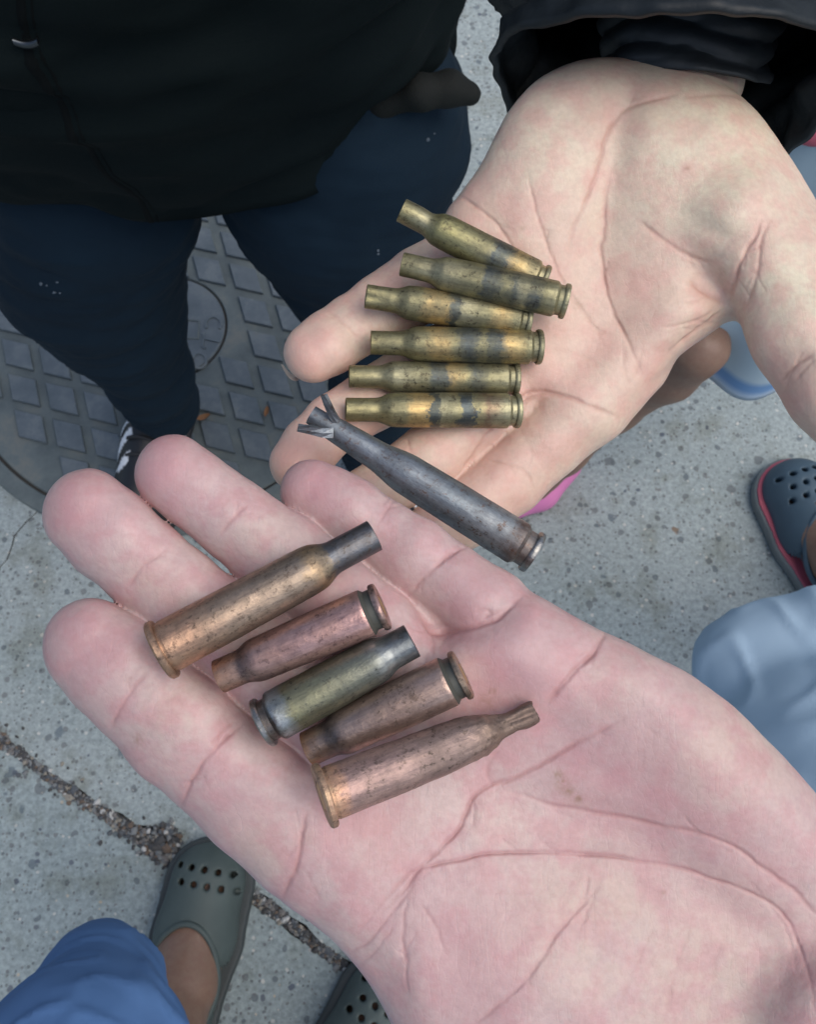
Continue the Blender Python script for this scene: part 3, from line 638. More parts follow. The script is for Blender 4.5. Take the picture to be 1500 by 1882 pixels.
# ------------------------------------------------------------------ casings
def casemat(name, stops, patch, metal, rough, speck=(0.03, 0.025, 0.02), pn=0.5, bscale=1.0, seed=0.0):
    rough -= 0.07; metal = min(0.92, metal + 0.2)
    m, t, b = newmat(name, rough, metal, 0.5)
    tc = N(t, 'ShaderNodeTexCoord').outputs['Object']
    mp = N(t, 'ShaderNodeMapping'); mp.inputs['Location'].default_value = (seed, seed, seed); t.links.new(tc, mp.inputs[0]); tv = mp.outputs[0]
    zn = N(t, 'ShaderNodeAttribute', attribute_name='along').outputs['Fac']
    wob = noise(t, tv, 260, 4, 0.65)
    zz = mth(t, 'ADD', mth(t, 'ADD', zn, mth(t, 'MULTIPLY', mth(t, 'SUBTRACT', noise(t, tv, 900, 3, 0.7), 0.5), 0.06)), mth(t, 'MULTIPLY', mth(t, 'SUBTRACT', wob, 0.5), 0.16))
    r = ramp(t, stops); t.links.new(zz, r.inputs[0])
    n1 = noise(t, tv, 150, 5, 0.65); rp = ramp(t, [(0.5 - 0.12, (0, 0, 0)), (0.5 + 0.14, (1, 1, 1))]); t.links.new(n1, rp.inputs[0])
    col = mixc(t, mth(t, 'MULTIPLY', rp.outputs[0], pn), r.outputs[0], patch)
    n2 = noise(t, tv, 900, 4, 0.7); rk = ramp(t, [(0.56, (0, 0, 0)), (0.66, (1, 1, 1))]); t.links.new(n2, rk.inputs[0])
    col = mixc(t, mth(t, 'MULTIPLY', rk.outputs[0], mth(t, 'ADD', 0.15, mth(t, 'MULTIPLY', rp.outputs[0], 0.7))), col, speck)
    n6 = noise(t, tv, 330, 6, 0.8); r6 = ramp(t, [(0.58, (0, 0, 0)), (0.63, (1, 1, 1))]); t.links.new(n6, r6.inputs[0]); col = mixc(t, mth(t, 'MULTIPLY', r6.outputs[0], 0.6), col, (speck[0] * 1.6, speck[1] * 1.5, speck[2] * 1.4))
    n5 = noise(t, tv, 420, 5, 0.75); r5 = ramp(t, [(0.36, (0.6, 0.6, 0.6)), (0.60, (1.1, 1.1, 1.06))]); t.links.new(n5, r5.inputs[0]); col = mixc(t, 0.45, col, r5.outputs[0], 'MULTIPLY')
    n4 = noise(t, tv, 1500, 3, 0.6); rb = ramp(t, [(0.62, (0, 0, 0)), (0.72, (1, 1, 1))]); t.links.new(n4, rb.inputs[0])
    col = mixc(t, mth(t, 'MULTIPLY', rb.outputs[0], 0.3), col, (min(1, patch[0] * 1.7), min(1, patch[1] * 1.7), min(1, patch[2] * 1.7)))
    ms = N(t, 'ShaderNodeMapping'); ms.inputs['Scale'].default_value = (1, 1, 0.12); t.links.new(tv, ms.inputs[0]); rs_ = ramp(t, [(0.40, (0.72, 0.72, 0.74)), (0.52, (1, 1, 1)), (0.66, (1.16, 1.14, 1.1))]); t.links.new(noise(t, ms.outputs[0], 520, 4, 0.7), rs_.inputs[0]); col = mixc(t, 0.7, col, rs_.outputs[0], 'MULTIPLY')
    t.links.new(col, b.inputs['Base Color'])
    rr = N(t, 'ShaderNodeMapRange'); t.links.new(n1, rr.inputs[0]); rr.inputs[1].default_value = .3; rr.inputs[2].default_value = .7; rr.inputs[3].default_value = rough - 0.05; rr.inputs[4].default_value = rough + 0.16
    t.links.new(rr.outputs[0], b.inputs['Roughness'])
    sc = N(t, 'ShaderNodeMapping'); sc.inputs['Scale'].default_value = (1, 1, 0.25); t.links.new(tv, sc.inputs[0])
    h = mth(t, 'ADD', mth(t, 'MULTIPLY', n2, 0.8), noise(t, sc.outputs[0], 800, 4, 0.7)); bump(t, b, h, 0.45 * bscale, 0.00022)
    return m
br, bo, bd, bl = (0.29, 0.265, 0.145), (0.47, 0.34, 0.15), (0.085, 0.10, 0.10), (0.38, 0.355, 0.225)
def brass(name, bands, seed):
    st_ = [(0.0, bl)]
    for a, c_ in bands: st_.append((a, c_))
    st_.append((1.0, (0.31, 0.275, 0.14)))
    return casemat(name, st_, (0.17, 0.165, 0.105), 0.58, 0.5, pn=0.72, seed=seed)
# stops run from the head (0) to the mouth (1)
M1 = brass('brass_one', [(0.22, bo), (0.28, bd), (0.36, bd), (0.42, br), (0.75, (0.31, 0.29, 0.13)), (0.85, bl)], 1)
M2 = brass('brass_two', [(0.14, br), (0.2, bd), (0.25, bl), (0.33, bd), (0.38, br), (0.44, bd), (0.5, bd), (0.54, br), (0.8, bl)], 2)
M3 = brass('brass_three', [(0.12, br), (0.2, bo), (0.28, br), (0.42, bl), (0.45, bd), (0.49, bd), (0.52, bo), (0.63, bo), (0.68, br), (0.85, br)], 3)
M4 = brass('brass_four', [(0.1, br), (0.2, bo), (0.25, bd), (0.32, bd), (0.35, br), (0.4, bd), (0.48, bd), (0.52, br), (0.6, bo), (0.7, br)], 4)
M5 = brass('brass_five', [(0.18, br), (0.27, bd), (0.32, br), (0.4, bo), (0.45, bd), (0.52, bd), (0.56, br), (0.7, bl)], 5)
M6 = brass('brass_six', [(0.1, bl), (0.2, (0.22, 0.15, 0.10)), (0.27, br), (0.28, bd), (0.35, bd), (0.37, br), (0.46, bl), (0.48, bd), (0.52, bd), (0.535, bo), (0.62, bo), (0.68, br)], 6)
MG = casemat('grey_steel', [(0, (0.34, 0.32, 0.30)), (0.08, (0.18, 0.13, 0.11)), (0.14, (0.32, 0.34, 0.35)), (0.35, (0.19, 0.22, 0.245)), (0.6, (0.25, 0.28, 0.31)), (1, (0.20, 0.225, 0.25))], (0.13, 0.14, 0.15), 0.6, 0.52, (0.09, 0.045, 0.025), 0.5, seed=7)
MA = casemat('bronze_steel', [(0, (0.50, 0.31, 0.20)), (0.15, (0.55, 0.33, 0.22)), (0.3, (0.40, 0.29, 0.215)), (0.66, (0.34, 0.27, 0.21)), (0.72, (0.46, 0.33, 0.20)), (0.77, (0.26, 0.21, 0.15)), (0.80, (0.13, 0.145, 0.17)), (1, (0.15, 0.155, 0.17))], (0.17, 0.14, 0.11), 0.62, 0.46, (0.07, 0.05, 0.04), 0.5, seed=8)
MB = casemat('pink_copper', [(0, (0.46, 0.30, 0.26)), (0.055, (0.13, 0.13, 0.11)), (0.085, (0.66, 0.40, 0.36)), (0.6, (0.50, 0.31, 0.275)), (0.76, (0.46, 0.30, 0.26)), (0.84, (0.13, 0.11, 0.11)), (0.88, (0.42, 0.28, 0.22)), (1, (0.40, 0.23, 0.15))], (0.26, 0.16, 0.13), 0.65, 0.42, (0.08, 0.05, 0.05), 0.45, seed=9)
MC = casemat('olive_steel', [(0, (0.22, 0.20, 0.19)), (0.08, (0.12, 0.09, 0.08)), (0.13, (0.36, 0.39, 0.40)), (0.18, (0.27, 0.29, 0.28)), (0.23, (0.24, 0.23, 0.13)), (0.7, (0.21, 0.215, 0.17)), (0.82, (0.27, 0.29, 0.29)), (1, (0.15, 0.165, 0.175))], (0.115, 0.125, 0.11), 0.6, 0.42, (0.05, 0.05, 0.045), 0.5, seed=10)
MD = casemat('brown_copper', [(0, (0.42, 0.30, 0.22)), (0.055, (0.12, 0.12, 0.10)), (0.085, (0.52, 0.37, 0.31)), (0.45, (0.42, 0.29, 0.235)), (0.72, (0.40, 0.30, 0.255)), (0.84, (0.12, 0.10, 0.10)), (0.9, (0.33, 0.25, 0.21)), (1, (0.40, 0.22, 0.13))], (0.20, 0.15, 0.12), 0.62, 0.45, (0.07, 0.05, 0.04), 0.5, seed=11)
ME = casemat('dull_copper', [(0, (0.48, 0.33, 0.21)), (0.06, (0.60, 0.35, 0.23)), (0.12, (0.42, 0.28, 0.25)), (0.6, (0.31, 0.225, 0.20)), (0.78, (0.24, 0.17, 0.13)), (1, (0.15, 0.10, 0.08))], (0.22, 0.165, 0.14), 0.42, 0.56, (0.06, 0.045, 0.035), 0.55, 1.5, seed=12)
GREENM, t, b = newmat('lacquer_groove', 0.5, 0.4); b.inputs['Base Color'].default_value = (0.085, 0.085, 0.072, 1)
STEELM = casemat('worn_rim', [(0, (0.34, 0.34, 0.33)), (1, (0.28, 0.27, 0.26))], (0.13, 0.12, 0.11), 0.75, 0.34, seed=13)
PRIM, t, b = newmat('primer_brass', 0.45, 0.8); b.inputs['Base Color'].default_value = (0.42, 0.31, 0.13, 1)

PROFILES = {  # (fraction of length, fraction of body radius); head first
 'nato': dict(rim=(0.0, 0.030, 0.985), groove=(0.058, 0.84), body=[(0.075, 0.985), (0.085, 1.0), (0.40, 0.985), (0.70, 0.955), (0.755, 0.92), (0.785, 0.80), (0.81, 0.70), (0.83, 0.665), (1.0, 0.655)]),
 'rimmed': dict(rim=(0.0, 0.032, 1.17), groove=(0.040, 0.97), body=[(0.048, 1.0), (0.30, 0.985), (0.60, 0.95), (0.70, 0.93), (0.735, 0.88), (0.765, 0.76), (0.79, 0.66), (0.81, 0.635), (1.0, 0.63)]),
 'crushed': dict(rim=(0.0, 0.032, 1.22), groove=(0.040, 0.97), body=[(0.048, 1.0), (0.30, 0.985), (0.58, 0.93), (0.68, 0.86), (0.74, 0.77), (0.775, 0.64), (0.81, 0.47), (0.85, 0.43), (0.90, 0.45), (0.93, 0.49), (0.98, 0.48), (1.0, 0.44)]),
 'short': dict(rim=(0.0, 0.036, 1.0), groove=(0.074, 0.84), body=[(0.094, 0.97), (0.104, 1.0), (0.45, 0.97), (0.76, 0.91), (0.795, 0.87), (0.83, 0.76), (0.86, 0.705), (1.0, 0.70)]),
 'blank': dict(rim=(0.0, 0.026, 0.99), groove=(0.055, 0.82), body=[(0.07, 0.985), (0.08, 1.0), (0.35, 0.97), (0.56, 0.93), (0.60, 0.88), (0.65, 0.76), (0.68, 0.69), (0.82, 0.60), (1.0, 0.50)]),
}
def lathe(prof, n=56):
    V = []; F = []; m = len(prof)
    for i in range(n):
        a = 2 * math.pi * i / n
        for (z, r) in prof: V.append((r * math.cos(a), r * math.sin(a), z))
    for i in range(n):
        for k in range(m - 1): F.append((i * m + k, ((i + 1) % n) * m + k, ((i + 1) % n) * m + k + 1, i * m + k + 1))
    return np.array(V), F
def casing(hand, label, group, kind, head, mouth, r_px, mat, dh=0.0, lift=0.0, dent=None, h_fixed=None, roll=0.0, rimmat=None, groovemat=None, depths=None, dentamp=0.012, mouthcut=None):
    """head and mouth: photo pixels of the two ends; the casing is laid on the hand's own surface"""
    if depths is None:
        pr = PROFILES[kind]; best = -1e9
        for i in range(25):
            t = i / 24; x = head[0] + (mouth[0] - head[0]) * t; y = head[1] + (mouth[1] - head[1]) * t
            rr = r_px * (1.0 if t < 0.72 else 0.66)
            ax_ = np.array([mouth[1] - head[1], -(mouth[0] - head[0])], float); ax_ /= np.linalg.norm(ax_)
            for s in (-0.6, 0, 0.6):
                sh = hand.surf(x + ax_[0] * s * rr, y + ax_[1] * s * rr)
                need = sh + rr * math.sqrt(1 - s * s) / 0.9 - dh * (1 - t)
                best = max(best, need)
        h0 = best - 9 + lift
        A = hand.place(head[0], head[1], h0 + dh); B = hand.place(mouth[0], mouth[1], h0)
    else:
        A = P(head[0], head[1], depths[0]); B = P(mouth[0], mouth[1], depths[1])
    ax = B - A; Ln = np.linalg.norm(ax); zx = Vector(ax / Ln)
    rad = r_px * 0.5 * (depth(A) + depth(B)) / FPX
    q = zx.to_track_quat('Z', 'Y').to_matrix().to_4x4()
    root = bpy.data.objects.new('bullet_casing', None); C.objects.link(root); root.empty_display_size = 0.01
    root.matrix_basis = Matrix.Translation(Vector(A)) @ q @ Matrix.Rotation(roll, 4, 'Z')
    tag(root, label, 'casing', group)
    pr = PROFILES[kind]; g0, gr = pr['groove']; bodyp = pr['body']
    # body with wall thickness and open mouth
    zs = np.interp(np.linspace(0, 1, 60), np.linspace(0, 1, len(bodyp)), [p[0] for p in bodyp]); zs = np.unique(np.concatenate([zs, np.linspace(bodyp[0][0], 1, 36)]))
    zs = np.unique(np.concatenate([zs, np.linspace(0.5, 0.9, 40)])); pz, pv = [p[0] for p in bodyp], [p[1] for p in bodyp]
    outer = [(z * Ln, rad * float(np.mean([np.interp(min(z + e, 1.0), pz, pv) for e in np.linspace(-0.012, 0.012, 7)]) if z > 0.15 else rad / rad * np.interp(z, pz, pv))) for z in zs]
    mr = outer[-1][1]
    prof = outer + [(Ln * 1.0 + rad * 0.02, mr - rad * 0.045)] + [(z, max(r_ - rad * 0.10, rad * 0.05)) for z, r_ in outer[::-1] if z > 0.2 * Ln] + [(0.2 * Ln, rad * 0.02)]
    V, F = lathe([(0 * 1.0 + bodyp[0][0] * Ln, rad * gr * 0.9)] + prof)
    along = V[:, 2] / Ln
    an = np.arctan2(V[:, 1], V[:, 0])
    rs = random.random() * 50
    nz = vnoise(np.c_[np.cos(an) * 1.3 + rs, np.sin(an) * 1.3 + rs, V[:, 2] / rad * 0.7], 1.0); nz2 = vnoise(np.c_[np.cos(an) * 4 + rs, np.sin(an) * 4, V[:, 2] / rad * 2.2], 1.0)
    s_ = 1 + dentamp * nz * np.clip(along * 2, 0.15, 1) + dentamp * 0.45 * nz2
    V[:, 0] *= s_; V[:, 1] *= s_
    if dent: V = dent(V, along, rad, Ln, an)
    b_o = mk('case_body', V, F, mat, root, matrix=Matrix.Identity(4)); attr(b_o, 'along', along)
    if mouthcut:
        me = b_o.data; bm = bmesh.new(); bm.from_mesh(me)
        cl = root.matrix_basis.inverted() @ Vector(CAM); a0 = math.atan2(cl.y, cl.x)
        bmesh.ops.delete(bm, geom=[f_ for f_ in bm.faces if mouthcut(f_.calc_center_median(), rad, Ln, a0)], context='FACES'); bm.to_mesh(me); bm.free()
    # groove + rim disc (with chamfer), primer
    rz, rt, rr = pr['rim']; R_ = rr * rad
    Vg, Fg = lathe([(rt * Ln, rad * 0.5), (rt * Ln, gr * rad), (g0 * Ln, gr * rad), (bodyp[0][0] * Ln + 0.00002, rad * 0.985)], 48)
    o = mk('extractor_groove', Vg, Fg, groovemat or mat, root, matrix=Matrix.Identity(4)); attr(o, 'along', Vg[:, 2] / Ln)
    c_ = rt * Ln
    Vr, Fr = lathe([(c_, gr * rad * 0.9), (c_, R_ * 0.96), (c_ * 0.8, R_), (c_ * 0.25, R_), (0.0, R_ * 0.95), (0.0, R_ * 0.50), (c_ * 0.12, R_ * 0.47)], 56)
    s2 = 1 + 0.012 * vnoise(np.c_[Vr[:, 0] / rad * 2 + rs, Vr[:, 1] / rad * 2, Vr[:, 2] / rad], 1.0); Vr[:, 0] *= s2; Vr[:, 1] *= s2
    o = mk('rim', Vr, Fr, rimmat or mat, root, matrix=Matrix.Identity(4)); attr(o, 'along', Vr[:, 2] / Ln)
    Vp, Fp = lathe([(c_ * 0.12, R_ * 0.47), (0.0001, R_ * 0.42), (0.0, R_ * 0.38), (c_ * 0.1, R_ * 0.12), (c_ * 0.14, 0.00001)], 32)
    mk('primer', Vp, Fp, PRIM, root, matrix=Matrix.Identity(4))
    for ob in root.children:
        m_ = ob.modifiers.new('edge', 'EDGE_SPLIT'); m_.split_angle = R(38)
    return root, A, B, rad, Ln

GU = 'brass casings on the upper palm'; GL = 'copper and steel casings on the lower palm'
def dent_tip(V, al, rad, Ln, an):
    w_ = np.exp(-((al - 0.80) / 0.05) ** 2) * np.clip(np.cos(an - 2.2), 0, 1) ** 2; V[:, 0] *= 1 - 0.14 * w_; V[:, 1] *= 1 - 0.14 * w_
    w_ = np.exp(-((al - 0.30) / 0.10) ** 2) * np.clip(np.cos(an + 1.2), 0, 1); V[:, 0] *= 1 - 0.1 * w_; V[:, 1] *= 1 - 0.1 * w_; return V
def dent_mouth(V, al, rad, Ln, an):
    w_ = np.clip((al - 0.86) / 0.14, 0, 1) * np.exp(-((np.angle(np.exp(1j * (an - 1.0)))) / 0.5) ** 2); V[:, 0] *= 1 - 0.30 * w_; V[:, 1] *= 1 - 0.30 * w_; return V
casing(U, 'topmost brass casing, tilted most, its head tucked under the next one', GU, 'nato', (1000, 520), (738, 387), 33, M1, dh=-34, lift=8, dent=dent_tip)
casing(U, 'brass casing lying on top of two others, its rim sticking out furthest towards the wrist', GU, 'nato', (1043, 555), (739, 486), 33, M2, dh=10, lift=38)
casing(U, 'brass casing with a chipped slanted mouth, third from the wrist, head under its neighbour', GU, 'nato', (973, 590), (673, 545), 33, M3, dh=-20, lift=4, dent=dent_mouth)
casing(U, 'brass casing with wide black bands and deep groove, third from the bottom of its row', GU, 'nato', (995, 638), (682, 630), 33, M4, dh=0, lift=8)
casing(U, 'slim grey brass casing pressed against the lowest one in the row', GU, 'nato', (952, 697), (642, 692), 31, M5, dh=0, lift=-4)
casing(U, 'lowest brass casing of the row with a black band and a reddish stain', GU, 'nato', (955, 755), (636, 753), 33, M6, dh=0, lift=6)

casing(L, 'long rimmed bronze casing with dark grey neck, nearest the fingertips of the lower hand', GL, 'rimmed', (291, 1197), (688, 984), 49, MA, dh=60, lift=0)
casing(L, 'pinkish copper casing lying mouth down left beside the long bronze one', GL, 'short', (703, 1113), (403, 1243), 45, MB, dh=10, lift=0, groovemat=GREENM)
casing(L, 'olive grey steel casing with a shiny band by its rim, middle of the five', GL, 'short', (479, 1330), (757, 1177), 47, MC, dh=16, lift=4, rimmat=STEELM)
casing(L, 'brown copper casing with green groove, between the olive and the crushed ones', GL, 'short', (852, 1238), (566, 1376), 47, MD, dh=18, lift=0, groovemat=GREENM)
def crush(V, al, rad, Ln, an):
    w_ = np.clip((al - 0.78) / 0.08, 0, 1)
    V[:, 1] = V[:, 1] * (1 - 0.22 * w_) + 0.06 * rad * w_
    fo = w_ * np.exp(-((np.angle(np.exp(1j * (an - 1.4)))) / 0.35) ** 2); V[:, 0] *= 1 - 0.28 * fo; V[:, 1] *= 1 - 0.28 * fo
    V[:, 0] += 0.07 * rad * np.clip((al - 0.8) / 0.2, 0, 1)
    e_ = np.clip((al - 0.93) / 0.07, 0, 1); V[:, 2] -= e_ * 0.10 * rad * (1 + np.sin(an + 0.5) + 0.4 * np.sin(an * 3))
    d_ = vnoise(np.c_[V[:, 0] / rad * 2, V[:, 1] / rad * 2, V[:, 2] / rad * 1.5], 1.0); d2 = vnoise(np.c_[V[:, 0] / rad * 5, V[:, 1] / rad * 5, V[:, 2] / rad * 4], 1.0)
    s_ = 1 + (0.09 * d_ + 0.05 * d2) * np.clip((al - 0.55) / 0.2, 0.15, 1); V[:, 0] *= s_; V[:, 1] *= s_; return V
casing(L, 'long dull copper casing with crushed twisted mouth, lowest of the five on the palm', GL, 'crushed', (590, 1464), (988, 1308), 48, ME, dh=115, lift=-2, dent=crush, roll=R(20))

def petalcut(c, rad, Ln, a0):
    a = math.degrees(abs((math.atan2(c.y, c.x) - a0 + math.pi) % (2 * math.pi) - math.pi)); side = math.sin(math.atan2(c.y, c.x) - a0)
    lim = 0.985 if a < 60 else (0.865 + 0.02 * math.sin(c.z * 900) if side > 0 else 0.885)
    if 60 <= a < 76: lim = 0.93
    return c.z > lim * Ln
rg, A, B, rad, Ln = casing(U, 'long grey steel casing with a burst torn mouth, wedged between the two hands', None, 'blank', (984, 1018), (563, 757), 41, MG, depths=(0.2105, 0.2125), mouthcut=petalcut, rimmat=STEELM)
Mi = rg.matrix_basis.inverted()
def petal(pts, wd, th=0.00045):
    W = []; F = []
    P3 = [P(*q) for q in pts]
    for i, p in enumerate(P3):
        d = P3[min(i + 1, len(P3) - 1)] - P3[max(i - 1, 0)]; d /= np.linalg.norm(d)
        sd_ = np.cross(d, FW); sd_ /= np.linalg.norm(sd_); up_ = np.cross(sd_, d); tw = 0.3 * i; s2 = sd_ * math.cos(tw) + up_ * math.sin(tw); u2 = -sd_ * math.sin(tw) + up_ * math.cos(tw)
        w2 = wd * (1 - 0.10 * i)
        for a, b2 in ((-1, -1), (0, -1.3), (1, -1), (1, 1), (0, 1.3 - 1.6), (-1, 1)): W.append(p + s2 * a * w2 + u2 * b2 * th)
        if i: F += [((i - 1) * 6 + k, (i - 1) * 6 + (k + 1) % 6, i * 6 + (k + 1) % 6, i * 6 + k) for k in range(6)]
    F += [tuple(range(6))[::-1], tuple(range(6 * (len(P3) - 1), 6 * len(P3)))]
    loc = np.array([list(Mi @ Vector(w_)) for w_ in W]); o = mk('torn_petal', loc, F, MG, rg, smooth=False, matrix=Matrix.Identity(4)); attr(o, 'along', np.full(len(loc), 0.95))
petal([(622, 780, 0.2105), (610, 760, 0.2085), (602, 742, 0.2065), (595, 725, 0.2055)], 0.0010)
petal([(612, 796, 0.2085), (592, 795, 0.2078), (570, 790, 0.207), (547, 786, 0.2065)], 0.0012)

# ------------------------------------------------------------------ person in black
JKT = cloth('black_shell', (0.0028, 0.0062, 0.0074), (0.0050, 0.0090, 0.0094), 0.85, 600, 0.0005, 0.1)
SLV = cloth('black_nylon', (0.007, 0.010, 0.012), (0.012, 0.016, 0.019), 0.5, 500, 0.0003, 0.28)
JEAN = cloth('dark_denim', (0.0040, 0.0125, 0.023), (0.0065, 0.0185, 0.032), 0.9, 1400, 0.0005, 0.2)
JC = np.array([-0.19, 0.60]); nth, nz_ = 200, 110
def jpoint(th, z):
    t = np.clip((z - 0.655) / 0.25, 0, 1)
    rx = 0.228 + 0.012 * np.sin(t * 2.5); ry = 0.172 + 0.05 * np.sin(np.clip((z - 0.655) / 0.5, 0, 1) * 3.14)
    up_ = np.clip((z - 1.15) / 0.25, 0, 1); rx = rx * (1 - 0.45 * up_ ** 2); ry = ry * (1 - 0.35 * up_ ** 2)
    x = JC[0] + rx * np.cos(th); y = JC[1] + ry * np.sin(th)
    q = np.stack([x, y, z * np.ones_like(x)], -1)
    f_ = 0.013 * vnoise(q * np.array([1, 1, 2.8]), 0.075) + 0.006 * vnoise(q * np.array([1, 1, 3.5]) + 3, 0.04)
    f_ = f_ + 0.006 * np.exp(-((z - 0.70 - 0.05 * np.sin(th * 2 + 1)) / 0.012) ** 2)
    q[..., 0] += np.cos(th) * f_; q[..., 1] += np.sin(th) * f_
    q[..., 2] += np.where(z < 0.8, 0.03 * np.sin(th + 1.0) * (0.8 - z) / 0.15, 0) * 0.5
    return q
th = np.linspace(0, 2 * math.pi, nth, endpoint=False)
zl = np.linspace(0.655, 1.42, nz_); TH, ZZ = np.meshgrid(th, zl, indexing='ij'); J = jpoint(TH, ZZ)
inner = J.copy(); inner[..., 0] = JC[0] + (J[..., 0] - JC[0]) * 0.972; inner[..., 1] = JC[1] + (J[..., 1] - JC[1]) * 0.965
strip = np.concatenate([inner[:, 30::-6], J], 1); m = strip.shape[1]
F = [(i * m + k, ((i + 1) % nth) * m + k, ((i + 1) % nth) * m + k + 1, i * m + k + 1) for i in range(nth) for k in range(m - 1)]
V = strip.reshape(-1, 3); ctop = len(V); V = np.vstack([V, [JC[0], JC[1], 1.47]]); F += [(i * m + m - 1, ((i + 1) % nth) * m + m - 1, ctop) for i in range(nth)]
jkt = mk('jacket', V, F, JKT, black)
def jacket_hit(px, py):
    q = J.reshape(-1, 3); d = (q - CAM) @ FW; x = CX + FPX * (q @ RT) / d; y = CY - FPX * ((q - CAM) @ UP) / d
    e = np.hypot(x - px, y - py) + np.where(q[:, 1] > JC[1], 1e4, 0); i = e.argmin(); return TH.reshape(-1)[i], ZZ.reshape(-1)[i]
ZIPM, t, b = newmat('zip_tape', 0.9, 0.0, 0.1); b.inputs['Base Color'].default_value = (0.0035, 0.005, 0.0055, 1)
METM, t, b = newmat('zip_metal', 0.35, 0.9); b.inputs['Base Color'].default_value = (0.07, 0.08, 0.09, 1)
zp = [jacket_hit(*q) for q in ((30, -20), (60, 80), (95, 165), (130, 235), (190, 300), (245, 355), (283, 402))]
zp = catmull([(a, z) for a, z in zp], 8); V = []; F = []
for i, (a, z) in enumerate(zp):
    for s, lift in ((-1, -0.0012), (-0.7, 0.0006), (0, 0.0007), (0.35, -0.0016), (0.7, 0.0007), (1, -0.0012)):
        q = jpoint(np.array(a + s * 0.022), np.array(z)); dr = np.array([math.cos(a), math.sin(a), 0]); V.append(q + dr * lift)
    if i: F += [((i - 1) * 6 + k, i * 6 + k, i * 6 + k + 1, (i - 1) * 6 + k + 1) for k in range(5)]
mk('zip', V, F, ZIPM, black)
a, z = jacket_hit(50, 88); q = jpoint(np.array(a), np.array(z)); nrm = np.array([math.cos(a), math.sin(a), 0.2])
V, F = [], []
for i in range(13):
    u = i / 12 * 2 - 1
    c_ = q + nrm * 0.006 + np.array([u * 0.006, 0, 0.002 * u * u])
    for k in range(6): aa = k / 6 * 6.283; V.append(c_ + np.array([0, math.cos(aa) * 0.0016, math.sin(aa) * 0.0022]))
    if i: F += [((i - 1) * 6 + k, (i - 1) * 6 + (k + 1) % 6, i * 6 + (k + 1) % 6, i * 6 + k) for k in range(6)]
mk('zip_pull', V, F, METM, black)
# stiff hem flap sticking out on the right hip
def c3(px, py, z): return tuple(Z(px, py, z))
def d3(px, py, d): return tuple(P(px, py, d))
FLAP = cloth('olive_black', (0.0055, 0.0075, 0.0065), (0.009, 0.0105, 0.009), 0.8, 600)
blob('hem_flap', [[(d3(640, 212, .66), .006), (d3(700, 190, .64), .0095), (d3(770, 172, .63), .0115), (d3(825, 165, .635), .0115), (d3(862, 172, .64), .0085)]], 0.0022, FLAP, black, k=0.006, noise=[(0.0015, (60, 60, 60))])

# jeans
def S(px, py, z, rpx): q = Z(px, py, z); return (tuple(q), rpx * depth(q) / FPX)
leg1 = [((-0.27, 0.60, 0.72), .085), S(170, 350, .56, 180), S(150, 440, .49, 168), S(172, 505, .44, 150), S(212, 570, .385, 116), S(243, 625, .33, 86), S(272, 690, .24, 70), S(296, 735, .15, 60), S(300, 745, .12, 58)]
leg2 = [((-0.10, 0.60, 0.72), .095), S(640, 240, .62, 205), S(618, 340, .57, 192), S(650, 430, .50, 158), S(668, 520, .43, 122), S(684, 610, .36, 96), S(696, 700, .24, 80), S(690, 800, .13, 62), S(692, 830, .09, 62)]
def jeanfold(v, F):
    n = normals(v, F); kz = np.clip((v[:, 2] - 0.05) / 0.5, 0, 1)
    knee = np.exp(-((v[:, 2] - 0.37) / 0.03) ** 2) + 0.7 * np.exp(-((v[:, 2] - 0.12) / 0.05) ** 2)
    w_ = np.sin(v[:, 2] * 260 + 6 * vnoise(v, 0.05)) * 0.0012 * knee + 0.004 * vnoise(v * np.array([1, 1, 2.5]), 0.05) + 0.0015 * vnoise(v * np.array([1, 1, 3]), 0.018)
    return v + n * w_[:, None]
pel = tuple(np.array([JC[0], JC[1], 0.80]))
_, jv, jf = blob('jeans', [leg1, leg2], 0.005, JEAN, black, ells=[(pel, (0.20, 0.155, 0.13))], k=0.03, post=jeanfold)
THR, t, b = newmat('frayed_thread', 0.9); b.inputs['Base Color'].default_value = (0.10, 0.13, 0.16, 1)
def jeans_hit(px, py):
    d = (jv - CAM) @ FW; x = CX + FPX * (jv @ RT) / d; y = CY - FPX * ((jv - CAM) @ UP) / d
    e = np.hypot(x - px, y - py) + d * 60; return jv[e.argmin()]
nj = normals(jv, jf)
fr = []
for (px, py, n_) in ((80, 518, 2), (106, 518, 1), (105, 533, 2), (698, 462, 3), (782, 270, 1), (803, 262, 1)):
    for _ in range(n_):
        p = jeans_hit(px + random.gauss(0, 4), py + random.gauss(0, 4)); fr.append(p + 0.0006 * (CAM - p) / np.linalg.norm(CAM - p))
o = pebbles('frayed_patch', fr, (0.0007, 0.0019), THR, black)

